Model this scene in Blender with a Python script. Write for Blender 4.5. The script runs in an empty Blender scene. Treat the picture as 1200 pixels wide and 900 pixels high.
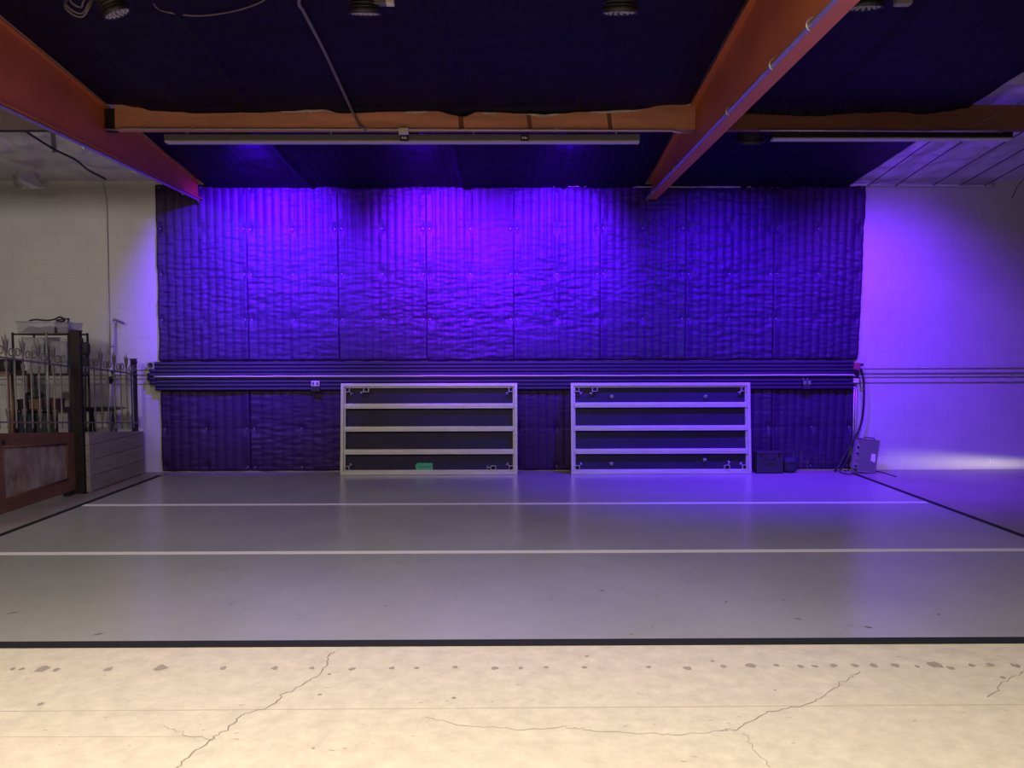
import bpy, math, random
from math import pi, sin, cos, atan, radians, sqrt, exp
from mathutils import Vector, Matrix, Euler, noise

random.seed(7)
C = bpy.context.scene
COL = C.collection
V = Vector

# ------------------------------------------------------------------ camera
FPX = 900.0
PIT, YAW, ROLL, DIST, CH = atan(45 / 900), -atan(6 / 900), radians(-0.12), 10.5, 1.725
CAM = V((0, -DIST, CH))
CM = Matrix.Rotation(YAW, 3, 'Z') @ Matrix.Rotation(pi / 2 - PIT, 3, 'X') @ Matrix.Rotation(ROLL, 3, 'Z')
cd = bpy.data.cameras.new('camera')
cd.sensor_width = 36
cd.sensor_fit = 'HORIZONTAL'
cd.lens = 36 * FPX / 1200
cam = bpy.data.objects.new('camera', cd)
COL.objects.link(cam)
cam.matrix_world = Matrix.Translation(CAM) @ CM.to_4x4()
C.camera = cam

ZW, SLOPE = 3.895, 0.117            # ceiling height at the back wall, roof slope


def zc(y):
    return ZW - SLOPE * y


def ray(px, py):
    return CM @ V(((px - 600) / FPX, -(py - 450) / FPX, -1))


def onx(px, py, x):
    r = ray(px, py)
    return CAM + r * ((x - CAM.x) / r.x)


def ony(px, py, y=0.0):
    r = ray(px, py)
    return CAM + r * ((y - CAM.y) / r.y)


def onz(px, py, z=0.0):
    r = ray(px, py)
    return CAM + r * ((z - CAM.z) / r.z)


def onc(px, py, off=0.0):
    r = ray(px, py)
    t = (ZW - off - SLOPE * CAM.y - CAM.z) / (r.z + SLOPE * r.y)
    return CAM + r * t


# ------------------------------------------------------------------ materials
MATS = {}


def mat(name, col, rough=0.5, metal=0.0, var=None, bump=None, spec=0.5, alpha=1.0, trans=0.0, emit=None, col2=None, stretch=(1, 1, 1)):
    """var=(scale, amount 0..1) mottles the colour; bump=(scale, strength, distance)."""
    m = bpy.data.materials.new(name)
    m.use_nodes = True
    nt = m.node_tree
    b = nt.nodes['Principled BSDF']
    b.inputs['Base Color'].default_value = (*col, 1)
    b.inputs['Roughness'].default_value = rough
    b.inputs['Metallic'].default_value = metal
    b.inputs['Specular IOR Level'].default_value = spec
    b.inputs['Alpha'].default_value = alpha
    b.inputs['Transmission Weight'].default_value = trans
    if emit:
        b.inputs['Emission Color'].default_value = (*emit[0], 1)
        b.inputs['Emission Strength'].default_value = emit[1]
    tc = nt.nodes.new('ShaderNodeTexCoord')
    mp = nt.nodes.new('ShaderNodeMapping')
    mp.inputs['Scale'].default_value = stretch
    nt.links.new(tc.outputs['Object'], mp.inputs['Vector'])
    if var:
        n = nt.nodes.new('ShaderNodeTexNoise')
        n.inputs['Scale'].default_value = var[0]
        n.inputs['Detail'].default_value = 9
        n.inputs['Roughness'].default_value = 0.70
        nt.links.new(mp.outputs['Vector'], n.inputs['Vector'])
        r = nt.nodes.new('ShaderNodeValToRGB')
        k = var[1]
        c2 = col2 or tuple(c * (1 - k) for c in col)
        r.color_ramp.elements[0].position = 0.3
        r.color_ramp.elements[0].color = (*c2, 1)
        r.color_ramp.elements[1].position = 0.7
        r.color_ramp.elements[1].color = (*[min(1, c * (1 + (0 if col2 else k * .35))) for c in col], 1)
        nt.links.new(n.outputs['Fac'], r.inputs['Fac'])
        nt.links.new(r.outputs['Color'], b.inputs['Base Color'])
    if bump:
        n2 = nt.nodes.new('ShaderNodeTexNoise')
        n2.inputs['Scale'].default_value = bump[0]
        n2.inputs['Detail'].default_value = 5
        nt.links.new(mp.outputs['Vector'], n2.inputs['Vector'])
        bp = nt.nodes.new('ShaderNodeBump')
        bp.inputs['Strength'].default_value = bump[1]
        bp.inputs['Distance'].default_value = bump[2]
        nt.links.new(n2.outputs['Fac'], bp.inputs['Height'])
        nt.links.new(bp.outputs['Normal'], b.inputs['Normal'])
    MATS[name] = m
    return m


M_CONC = mat('concrete', (0.665, 0.59, 0.455), 0.55, var=(9, 0.20), bump=(40, 0.15, 0.004), spec=0.35)
M_CRACK = mat('crack_dark', (0.27, 0.225, 0.17), 0.9)
M_SLAB = mat('dark_slab', (0.30, 0.26, 0.235), 0.42, var=(1.4, 0.25), bump=(30, 0.1, 0.004), spec=0.4)
M_STAIN = mat('stain_grey', (0.38, 0.325, 0.26), 0.7, var=(30, 0.3))
M_JOINT = mat('saw_joint', (0.49, 0.425, 0.33), 0.8)
M_MAT = mat('grey_vinyl', (0.32, 0.315, 0.295), 0.25, var=(0.9, 0.14), bump=(3, 0.05, 0.01), spec=0.25)
M_BTAPE = mat('black_tape', (0.016, 0.016, 0.017), 0.75, spec=0.25)
M_WTAPE = mat('white_tape', (0.80, 0.77, 0.76), 0.5)
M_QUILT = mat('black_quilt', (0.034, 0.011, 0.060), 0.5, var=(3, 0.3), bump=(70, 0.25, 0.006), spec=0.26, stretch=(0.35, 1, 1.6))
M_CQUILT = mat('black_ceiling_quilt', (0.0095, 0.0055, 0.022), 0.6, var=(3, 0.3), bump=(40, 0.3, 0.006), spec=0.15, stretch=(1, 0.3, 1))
M_RIB = mat('ribbed_rubber', (0.030, 0.021, 0.052), 0.45, spec=0.3)
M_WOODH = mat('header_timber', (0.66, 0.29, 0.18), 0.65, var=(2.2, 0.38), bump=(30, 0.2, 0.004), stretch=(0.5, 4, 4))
M_WOODD = mat('shaded_header_timber', (0.20, 0.07, 0.045), 0.65, var=(2.2, 0.3), bump=(30, 0.2, 0.004), stretch=(0.5, 4, 4))  # darker copy of the header timber, with the beam's shade in its colour
M_WOODK = mat('dark_brown_timber', (0.055, 0.028, 0.022), 0.7, var=(2.2, 0.3), bump=(30, 0.2, 0.004), stretch=(0.5, 4, 4))  # darkest brown of the three header timbers
M_BRANDS = mat('timber_stain', (0.16, 0.06, 0.035), 0.7)
M_ORANGE = mat('orange_steel', (0.60, 0.165, 0.055), 0.5, var=(2, 0.22), bump=(12, 0.06, 0.004))
M_GALV = mat('galvanised', (0.55, 0.52, 0.50), 0.38, metal=0.75, var=(12, 0.2))
M_FOIL = mat('silver_foil', (0.66, 0.63, 0.65), 0.40, metal=0.3, var=(2.5, 0.25), bump=(6, 0.5, 0.02), stretch=(1.5, 0.6, 1))
M_ALU = mat('aluminium', (0.62, 0.59, 0.56), 0.42, metal=0.35, var=(9, 0.22), stretch=(0.5, 3, 3))
M_PLY = mat('dark_plywood', (0.024, 0.016, 0.050), 0.5, spec=0.25, var=(4, 0.3), stretch=(0.4, 2, 2))
M_STEEL = mat('zinc_steel', (0.50, 0.49, 0.48), 0.35, metal=0.8)
M_BLACK = mat('black_plastic', (0.014, 0.013, 0.016), 0.45)
M_GROM = mat('grommet_grey', (0.25, 0.24, 0.25), 0.4, metal=0.2)
M_PSTEEL = mat('pale_steel', (0.62, 0.60, 0.60), 0.4, metal=0.1)
M_DARK = mat('dark_fabric', (0.03, 0.028, 0.036), 0.8, var=(12, 0.3), bump=(40, 0.2, 0.004))
M_GREYP = mat('grey_enamel', (0.12, 0.118, 0.125), 0.45, var=(3, 0.1))
M_PALE = mat('pale_plastic', (0.62, 0.59, 0.55), 0.5)
M_GREEN = mat('green_tape', (0.05, 0.42, 0.20), 0.5)
M_REDW = mat('worn_red_wood', (0.165, 0.078, 0.058), 0.75, var=(5, 0.45), spec=0.2, bump=(30, 0.3, 0.004), stretch=(1, 0.5, 2))
M_WORN = mat('scraped_red_wood', (0.36, 0.31, 0.265), 0.75, var=(3.4, 0.3), col2=(0.115, 0.05, 0.038), bump=(22, 0.3, 0.004), stretch=(1, 1.6, 1.0))
M_GREYW = mat('weathered_grey_wood', (0.30, 0.255, 0.24), 0.75, var=(4, 0.38), bump=(30, 0.3, 0.004), stretch=(1, 0.45, 4))
M_IRON = mat('aged_iron', (0.19, 0.165, 0.145), 0.5, metal=0.1, var=(14, 0.4))
M_POST = mat('dark_bronze_paint', (0.026, 0.020, 0.022), 0.6, var=(7, 0.3), spec=0.2)
M_CLEAR = mat('translucent_plastic', (0.42, 0.41, 0.45), 0.35, alpha=0.30, spec=0.4)
M_BROWN = mat('brown_card', (0.16, 0.085, 0.06), 0.8, var=(6, 0.25))
M_NAVY = mat('navy_fabric', (0.025, 0.025, 0.05), 0.85, var=(8, 0.3))
M_LILAC = mat('grey_box', (0.27, 0.24, 0.26), 0.6, var=(5, 0.2))
M_RED = mat('red_plastic', (0.34, 0.05, 0.09), 0.4)
M_CASE = mat('case_steel', (0.20, 0.20, 0.185), 0.45, metal=0.2, var=(4, 0.12))
M_LENS = mat('clear_lens', (0.30, 0.28, 0.33), 0.15, spec=0.8)
M_WHITE = mat('white_label', (0.8, 0.78, 0.75), 0.5)
M_CABLE = mat('black_cable', (0.012, 0.011, 0.016), 0.5)
M_GWIRE = mat('grey_wire', (0.16, 0.14, 0.16), 0.5)
M_TRIMP = mat('torn_foil_edge', (0.72, 0.62, 0.58), 0.45, metal=0.1, var=(10, 0.4))


def wall_paint():
    m = bpy.data.materials.new('white_painted_block')
    m.use_nodes = True
    nt = m.node_tree
    b = nt.nodes['Principled BSDF']
    b.inputs['Roughness'].default_value = 0.55
    tc = nt.nodes.new('ShaderNodeTexCoord')
    sp = nt.nodes.new('ShaderNodeSeparateXYZ')
    ad = nt.nodes.new('ShaderNodeMath')
    ad.operation = 'ADD'
    cb = nt.nodes.new('ShaderNodeCombineXYZ')
    nt.links.new(tc.outputs['Object'], sp.inputs[0])
    nt.links.new(sp.outputs['X'], ad.inputs[0])
    nt.links.new(sp.outputs['Y'], ad.inputs[1])
    nt.links.new(ad.outputs[0], cb.inputs['X'])
    nt.links.new(sp.outputs['Z'], cb.inputs['Y'])
    br = nt.nodes.new('ShaderNodeTexBrick')
    br.inputs['Scale'].default_value = 1.0
    br.inputs['Brick Width'].default_value = 0.405
    br.inputs['Row Height'].default_value = 0.203
    br.inputs['Mortar Size'].default_value = 0.005
    br.inputs['Mortar Smooth'].default_value = 0.6
    br.inputs['Color1'].default_value = (0.60, 0.58, 0.555, 1)
    br.inputs['Color2'].default_value = (0.585, 0.565, 0.545, 1)
    br.inputs['Mortar'].default_value = (0.53, 0.51, 0.49, 1)
    nt.links.new(cb.outputs[0], br.inputs['Vector'])
    n = nt.nodes.new('ShaderNodeTexNoise')
    n.inputs['Scale'].default_value = 1.7
    n.inputs['Detail'].default_value = 6
    nt.links.new(tc.outputs['Object'], n.inputs['Vector'])
    mx = nt.nodes.new('ShaderNodeMixRGB')
    mx.blend_type = 'MULTIPLY'
    mx.inputs['Fac'].default_value = 0.22
    nt.links.new(br.outputs['Color'], mx.inputs['Color1'])
    nt.links.new(n.outputs['Fac'], mx.inputs['Color2'])
    nt.links.new(mx.outputs['Color'], b.inputs['Base Color'])
    bp = nt.nodes.new('ShaderNodeBump')
    bp.invert = True
    bp.inputs['Strength'].default_value = 0.25
    bp.inputs['Distance'].default_value = 0.006
    nt.links.new(br.outputs['Fac'], bp.inputs['Height'])
    n3 = nt.nodes.new('ShaderNodeTexNoise')
    n3.inputs['Scale'].default_value = 60
    nt.links.new(tc.outputs['Object'], n3.inputs['Vector'])
    b2 = nt.nodes.new('ShaderNodeBump')
    b2.inputs['Strength'].default_value = 0.12
    b2.inputs['Distance'].default_value = 0.004
    nt.links.new(n3.outputs['Fac'], b2.inputs['Height'])
    nt.links.new(bp.outputs['Normal'], b2.inputs['Normal'])
    nt.links.new(b2.outputs['Normal'], b.inputs['Normal'])
    return m


M_WALL = wall_paint()
M_DWALL = mat('dark_unseen_wall', (0.13, 0.125, 0.125), 0.7, var=(2, 0.2), bump=(30, 0.1, 0.004))  # for the walls out of view, darkened to cut bounced light


# ------------------------------------------------------------------ mesh builder
class MB:
    def __init__(self):
        self.v, self.f, self.m, self.s = [], [], [], []

    def add(self, vs, fs, mi=0, smooth=False):
        o = len(self.v)
        self.v += [V(p) for p in vs]
        self.f += [tuple(i + o for i in f) for f in fs]
        self.m += [mi] * len(fs)
        self.s += [smooth] * len(fs)
        return self

    def box(self, c, s, rot=None, mi=0):
        c = V(c)
        h = V(s) / 2
        vs = []
        for x in (-1, 1):
            for y in (-1, 1):
                for z in (-1, 1):
                    p = V((x * h.x, y * h.y, z * h.z))
                    vs.append(c + (rot @ p if rot else p))
        return self.add(vs, [(0, 1, 3, 2), (4, 6, 7, 5), (0, 4, 5, 1), (2, 3, 7, 6), (0, 2, 6, 4), (1, 5, 7, 3)], mi)

    def span(self, a, b, mi=0):
        a, b = V(a), V(b)
        return self.box((a + b) / 2, [abs(b[i] - a[i]) for i in range(3)], None, mi)

    def prism(self, poly, vec, mi=0):
        n = len(poly)
        vec = V(vec)
        vs = [V(p) for p in poly] + [V(p) + vec for p in poly]
        fs = [tuple(range(n - 1, -1, -1)), tuple(range(n, 2 * n))]
        fs += [(i, (i + 1) % n, n + (i + 1) % n, n + i) for i in range(n)]
        return self.add(vs, fs, mi)

    def tube(self, pts, r, n=8, mi=0, closed=False, rs=None):
        pts = [V(p) for p in pts]
        k = len(pts)
        vs, fs = [], []
        up = None
        for i, p in enumerate(pts):
            if closed:
                t = pts[(i + 1) % k] - pts[i - 1]
            else:
                t = pts[min(i + 1, k - 1)] - pts[max(i - 1, 0)]
            t = t.normalized() if t.length > 1e-9 else V((0, 0, 1))
            if up is None:
                up = V((0, 0, 1)) if abs(t.z) < 0.9 else V((1, 0, 0))
            a = t.cross(up)
            if a.length < 1e-4:
                a = t.cross(V((0, 1, 0.3)))
            a.normalize()
            b = a.cross(t).normalized()
            up = b
            rr = rs[i] if rs else r
            for j in range(n):
                an = 2 * pi * j / n
                vs.append(p + (a * cos(an) + b * sin(an)) * rr)
        m = k if closed else k - 1
        for i in range(m):
            for j in range(n):
                fs.append((i * n + j, i * n + (j + 1) % n, ((i + 1) % k) * n + (j + 1) % n, ((i + 1) % k) * n + j))
        self.add(vs, fs, mi, True)
        if not closed:
            o = len(self.v) - k * n
            self.f += [tuple(o + j for j in range(n - 1, -1, -1)), tuple(o + (k - 1) * n + j for j in range(n))]
            self.m += [mi, mi]
            self.s += [False, False]
        return self

    def cyl(self, a, b, r, r2=None, n=16, mi=0):
        return self.tube([a, b], r, n, mi, rs=[r, r if r2 is None else r2])

    def ball(self, c, r, sc=(1, 1, 1), nu=14, nv=8, mi=0):
        c = V(c)
        vs, fs = [], []
        for i in range(nv + 1):
            th = pi * i / nv
            for j in range(nu):
                ph = 2 * pi * j / nu
                vs.append(c + V((r * sc[0] * sin(th) * cos(ph), r * sc[1] * sin(th) * sin(ph), r * sc[2] * cos(th))))
        for i in range(nv):
            for j in range(nu):
                fs.append((i * nu + j, (i + 1) * nu + j, (i + 1) * nu + (j + 1) % nu, i * nu + (j + 1) % nu))
        return self.add(vs, fs, mi, True)

    def lathe(self, prof, n=24, mi=0, M=None):
        """prof: (r, z) pairs about local z; M: 4x4 placing it."""
        vs, fs = [], []
        for (r, z) in prof:
            for j in range(n):
                p = V((r * cos(2 * pi * j / n), r * sin(2 * pi * j / n), z))
                vs.append(M @ p if M else p)
        for i in range(len(prof) - 1):
            for j in range(n):
                fs.append((i * n + j, i * n + (j + 1) % n, (i + 1) * n + (j + 1) % n, (i + 1) * n + j))
        return self.add(vs, fs, mi, True)

    def grid(self, fn, nu, nv, mi=0, smooth=True):
        vs = [fn(i / nu, j / nv) for j in range(nv + 1) for i in range(nu + 1)]
        w = nu + 1
        fs = [(j * w + i, j * w + i + 1, (j + 1) * w + i + 1, (j + 1) * w + i) for j in range(nv) for i in range(nu)]
        return self.add(vs, fs, mi, smooth)

    def build(self, name, mats, parent=None, bevel=0.0, local=False):
        vs = self.v
        if parent is not None and not local:
            inv = parent.matrix_basis.inverted()
            q = parent.parent
            if q is not None:
                inv = parent.matrix_basis.inverted() @ q.matrix_basis.inverted()
            vs = [inv @ p for p in vs]
        me = bpy.data.meshes.new(name)
        me.from_pydata([tuple(p) for p in vs], [], self.f)
        if not isinstance(mats, (list, tuple)):
            mats = [mats]
        for m in mats:
            me.materials.append(m)
        me.polygons.foreach_set('material_index', self.m)
        me.polygons.foreach_set('use_smooth', self.s)
        me.update()
        o = bpy.data.objects.new(name, me)
        COL.objects.link(o)
        if parent is not None:
            o.parent = parent
        if bevel:
            b = o.modifiers.new('bevel', 'BEVEL')
            b.width = bevel
            b.segments = 2
            b.limit_method = 'ANGLE'
        return o


def tag(o, label, cat, group=None):
    o['label'] = label
    o['category'] = cat
    o['kind'] = 'thing'
    if group:
        o['group'] = group
    return o


def thing(name, loc, label, cat, group=None, rot=None):
    o = bpy.data.objects.new(name, None)
    COL.objects.link(o)
    M = Matrix.Translation(V(loc))
    if rot is not None:
        M = M @ rot.to_4x4()
    o.matrix_basis = M
    o.empty_display_size = 0.1
    return tag(o, label, cat, group)


def struct(o):
    o['kind'] = 'structure'
    return o


def lerp(a, b, t):
    return a + (b - a) * t


def interp(tab, x):
    if x <= tab[0][0]:
        return tab[0][1]
    for (x0, y0), (x1, y1) in zip(tab, tab[1:]):
        if x <= x1:
            t = (x - x0) / (x1 - x0)
            t = t * t * (3 - 2 * t)
            return lerp(y0, y1, t)
    return tab[-1][1]


def smooth_path(pts, n=8):
    """Catmull-Rom through pts."""
    pts = [V(p) for p in pts]
    P = [pts[0] * 2 - pts[1]] + pts + [pts[-1] * 2 - pts[-2]]
    out = []
    for i in range(1, len(P) - 2):
        a, b, c, d = P[i - 1], P[i], P[i + 1], P[i + 2]
        for k in range(n):
            t = k / n
            out.append(0.5 * ((2 * b) + (c - a) * t + (2 * a - 5 * b + 4 * c - d) * t * t + (3 * b - a - 3 * c + d) * t ** 3))
    out.append(pts[-1])
    return out


# ------------------------------------------------------------------ the setting
XL, XR, YR = -7.6, 8.4, -14.0
fl = MB()
fl.span((XL, YR, -0.1), (XR, 0.2, 0.0))


def flat_strip(pts, w0, w1, z, mi):
    """a thin dark line lying on the slab"""
    k = len(pts)
    vs = []
    for i, p in enumerate(pts):
        t = (V(pts[min(i + 1, k - 1)]) - V(pts[max(i - 1, 0)])).normalized()
        n = V((-t.y, t.x, 0))
        w = lerp(w0, w1, i / (k - 1)) * random.uniform(0.6, 1.2)
        for s in (-1, 1):
            q = V(p) + n * s * w / 2
            vs.append(V((q.x, q.y, z)))
    fl.add(vs, [(2 * i, 2 * i + 1, 2 * i + 3, 2 * i + 2) for i in range(k - 1)], mi)


def crack(pix, w, mi=1, jit=0.012, sub=7):
    pts = []
    P = [onz(*p) for p in pix]
    for a, b in zip(P, P[1:]):
        for k in range(sub):
            q = a.lerp(b, k / sub)
            q += V((random.uniform(-jit, jit), random.uniform(-jit, jit), 0))
            pts.append(q)
    pts.append(P[-1])
    flat_strip(pts, w, w, 0.001, mi)


crack([(393, 763), (385, 770), (378, 788), (352, 804), (330, 815), (318, 828), (285, 838), (265, 855), (245, 868), (226, 884), (207, 901)], 0.007)
crack([(1008, 787), (990, 798), (965, 815), (945, 826), (905, 833), (880, 845), (862, 855), (845, 856)], 0.005)
crack([(845, 856), (800, 861), (745, 860), (690, 855), (660, 852), (600, 855)], 0.003)
crack([(872, 858), (882, 875), (902, 899)], 0.003)
crack([(1200, 786), (1180, 798), (1157, 817)], 0.005)
crack([(500, 842), (545, 850), (600, 855)], 0.003)
crack([(190, 850), (215, 860), (250, 868)], 0.003)
for (a, b, w) in (((-60, 834), (1300, 825), 0.007), ((-60, 864), (240, 863), 0.004)):
    A, B = onz(*a), onz(*b)
    flat_strip([A.lerp(B, k / 20) for k in range(21)], w, w, 0.0008, 3)
# a row of dark spots left by old fixings, and scattered scuffs
spots = [(15, 784, 4), (26, 784, 4), (50, 784, 9), (66, 785, 5), (127, 784, 6), (188, 783, 9), (262, 783, 5), (322, 783, 5), (366, 783, 4),
         (413, 784, 5), (459, 783, 4), (488, 783, 4), (534, 782, 4), (580, 783, 5), (610, 783, 4), (640, 782, 3), (685, 782, 4), (760, 782, 4),
         (805, 783, 6), (848, 781, 5), (880, 780, 7), (910, 780, 4), (938, 781, 5), (955, 781, 4), (977, 780, 5), (1002, 780, 5), (1024, 780, 6),
         (1050, 780, 6), (1075, 781, 4), (1096, 779, 9), (1114, 783, 5), (1139, 780, 5), (1160, 779, 5), (1190, 780, 6), (48, 825, 4),
         (375, 814, 3), (386, 790, 3), (688, 769, 3), (835, 775, 3), (532, 818, 3), (1175, 794, 4), (908, 809, 2), (367, 877, 2)]
for (px, py, r) in spots:
    c = onz(px, py)
    k = 11
    rr = r * 0.0043 * 0.85
    vs = [V((c.x, c.y, 0.0012))]
    for j in range(k):
        a = 2 * pi * j / k
        q = rr * random.uniform(0.65, 1.15)
        vs.append(V((c.x + q * 1.15 * cos(a), c.y + q * 1.3 * sin(a), 0.0012)))
    fl.add(vs, [(0, 1 + j, 1 + (j + 1) % k) for j in range(k)], 2)
for _ in range(60):
    px, py = random.uniform(0, 1200), random.uniform(768, 895)
    c = onz(px, py)
    a = random.uniform(-0.6, 0.6) + (pi if random.random() < .5 else 0)
    L = random.uniform(0.006, 0.03)
    d = V((cos(a), sin(a), 0)) * L
    flat_strip([c, c + d], 0.004, 0.003, 0.0011, 2)
# the slab around the dance floor is darker than the bare concrete in front
for (x0, x1) in ((XL, -4.60), (4.60, XR)):
    fl.add([V((x0, -6.15, .0006)), V((x1, -6.15, .0006)), V((x1, 0, .0006)), V((x0, 0, .0006))], [(0, 1, 2, 3)], 4)
fl.add([V((-4.6, -.5, .0006)), V((4.6, -.5, .0006)), V((4.6, 0, .0006)), V((-4.6, 0, .0006))], [(0, 1, 2, 3)], 4)
struct(fl.build('floor', [M_CONC, M_CRACK, M_STAIN, M_JOINT, M_SLAB]))

w = MB()
w.span((XL, 0, 0), (XR, 0.2, 4.2))
struct(w.build('wall_back', M_WALL))
w = MB()
w.span((XL - 0.2, YR, 0), (XL, 0.2, 5.8))
struct(w.build('wall_left', M_DWALL))
w = MB()
w.span((XR, YR, 0), (XR + 0.2, 0.2, 5.8))
struct(w.build('wall_right', M_DWALL))
w = MB()
w.span((XL - .2, YR - 0.2, 0), (XR + .2, YR, 5.8))
struct(w.build('wall_front', M_DWALL))


# roof lined with silver foil insulation, hanging slack between its support strings
def roof(u, v):
    x, y = lerp(XL - 0.1, XR + 0.1, u), lerp(0.1, YR - 0.1, v ** 1.7)
    k = min(1, max(0.15, -y / 1.2))
    z = zc(y) + 0.035 + 0.175 * k
    z += k * ( 0.05 * noise.noise(V((x * 1.6, y * 1.4, 3))) - 0.14 * abs(noise.noise(V((x * 1.9 + y * 1.5, y * 2.4 - x * .6, 9)))) - 0.07 * abs(noise.noise(V((x * 5 + y * 3, y * 5 - x, 4)))))
    z -= 0.020 * abs(sin(pi * (x - 0.06) / 0.40)) if x > 4.2 else 0
    return V((x, y, z))


rf = MB()
rf.grid(roof, 380, 170)
struct(rf.build('ceiling', M_FOIL))

# ------------------------------------------------------------------ vinyl dance floor: three rolls, seam tapes, border tapes
MX0, MX1 = -4.63, 4.64
SCUFFS = [(470, 659, 6), (492, 658.5, 8), (262, 668, 6), (548, 607, 5), (645, 702, 4), (535, 701, 2), (452, 710, 3), (270, 708, 6), (115, 743, 8),
          (15, 718, 9), (185, 606, 3), (960, 658, 6), (1122, 657, 4), (851, 705, 5), (882, 702, 3), (837, 697, 2), (770, 698, 4), (706, 692, 5), (774, 668, 3),
          (1018, 735, 6), (995, 733, 3), (740, 743, 4), (765, 734, 3), (935, 725, 5), (918, 703, 3), (660, 583, 4), (680, 609, 3), (350, 725, 4), (1100, 720, 4)]
M_SCUFF = mat('scuff_grey', (0.10, 0.095, 0.095), 0.6)
YF, Y1, Y2, YB = onz(600, 754).y, onz(600, 647.3).y, onz(600, 590.8).y, -0.30
for (a, b, lab) in ((YF, Y1, 'grey vinyl dance floor roll nearest the bare concrete'),
                    (Y1, Y2, 'grey vinyl dance floor roll between the two white tape lines'),
                    (Y2, YB, 'grey vinyl dance floor roll along the foot of the quilted wall')):
    lab = lab.replace('nearest the', 'bordering the')
    m = MB()

    def mf(u, v, a=a, b=b):
        x, y = lerp(MX0, MX1, u), lerp(a, b, v)
        return V((x, y, 0.004 + 0.0006 * noise.noise(V((x * .8, y * 1.5, 1)))))
    m.grid(mf, 40, 12)
    m.span((MX0, a + .002, 0.0004), (MX1, b - .002, 0.0030))
    for (px, py, L) in SCUFFS:
        c = onz(px, py, .0052)
        if a + .05 < c.y < b - .05:
            an = random.uniform(-.5, .5)
            d = V((cos(an), sin(an) * 2, 0)) * L * .0036
            n = V((-d.y, d.x, 0)).normalized() * random.uniform(.004, .011)
            m.add([c - d, c - d * .3 - n, c + d * .4 - n * .7, c + d, c + d * .3 + n, c - d * .5 + n * .8], [(0, 1, 2, 3, 4, 5)], 1)
    tag(m.build('vinyl_floor_roll', [M_MAT, M_SCUFF]), lab, 'dance floor', 'vinyl rolls of the dance floor')
for (y, z, lab, wd) in ((Y1, 0.0062, 'white seam tape across the grey dance floor, the line close to the concrete', 0.085),
                        (Y2, 0.0062, 'white seam tape across the grey dance floor, the line close to the quilted wall', 0.085)):
    m = MB()
    a, b = (MX0 + .02, MX1 - .05)
    m.span((a, y - wd / 2, 0.0048), (b, y + wd / 2, z))
    tag(m.build('seam_tape', M_WTAPE), lab, 'tape', 'white seam tapes')


def tape(a, b, wd, lab):
    a, b = V(a), V(b)
    d = (b - a).normalized()
    n = V((-d.y, d.x, 0)) * wd / 2
    m = MB()
    m.prism([a - n, b - n, b + n, a + n], (0, 0, 0.0035))
    tag(m.build('border_tape', M_BTAPE), lab, 'tape', 'black border tapes of the dance floor')


ZT = 0.0052
tape((MX0 - .03, YF, ZT), (MX1 + .03, YF, ZT), 0.085, 'black border tape along the front edge of the dance floor beside bare concrete')
tape((MX0, YF + .05, ZT), (MX0, YB, ZT), 0.06, 'black border tape along the dance floor edge beside the wooden gate')
tape((MX1, YF + .05, ZT), (MX1, YB, ZT), 0.06, 'black border tape along the dance floor edge leading to the metal case')


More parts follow.
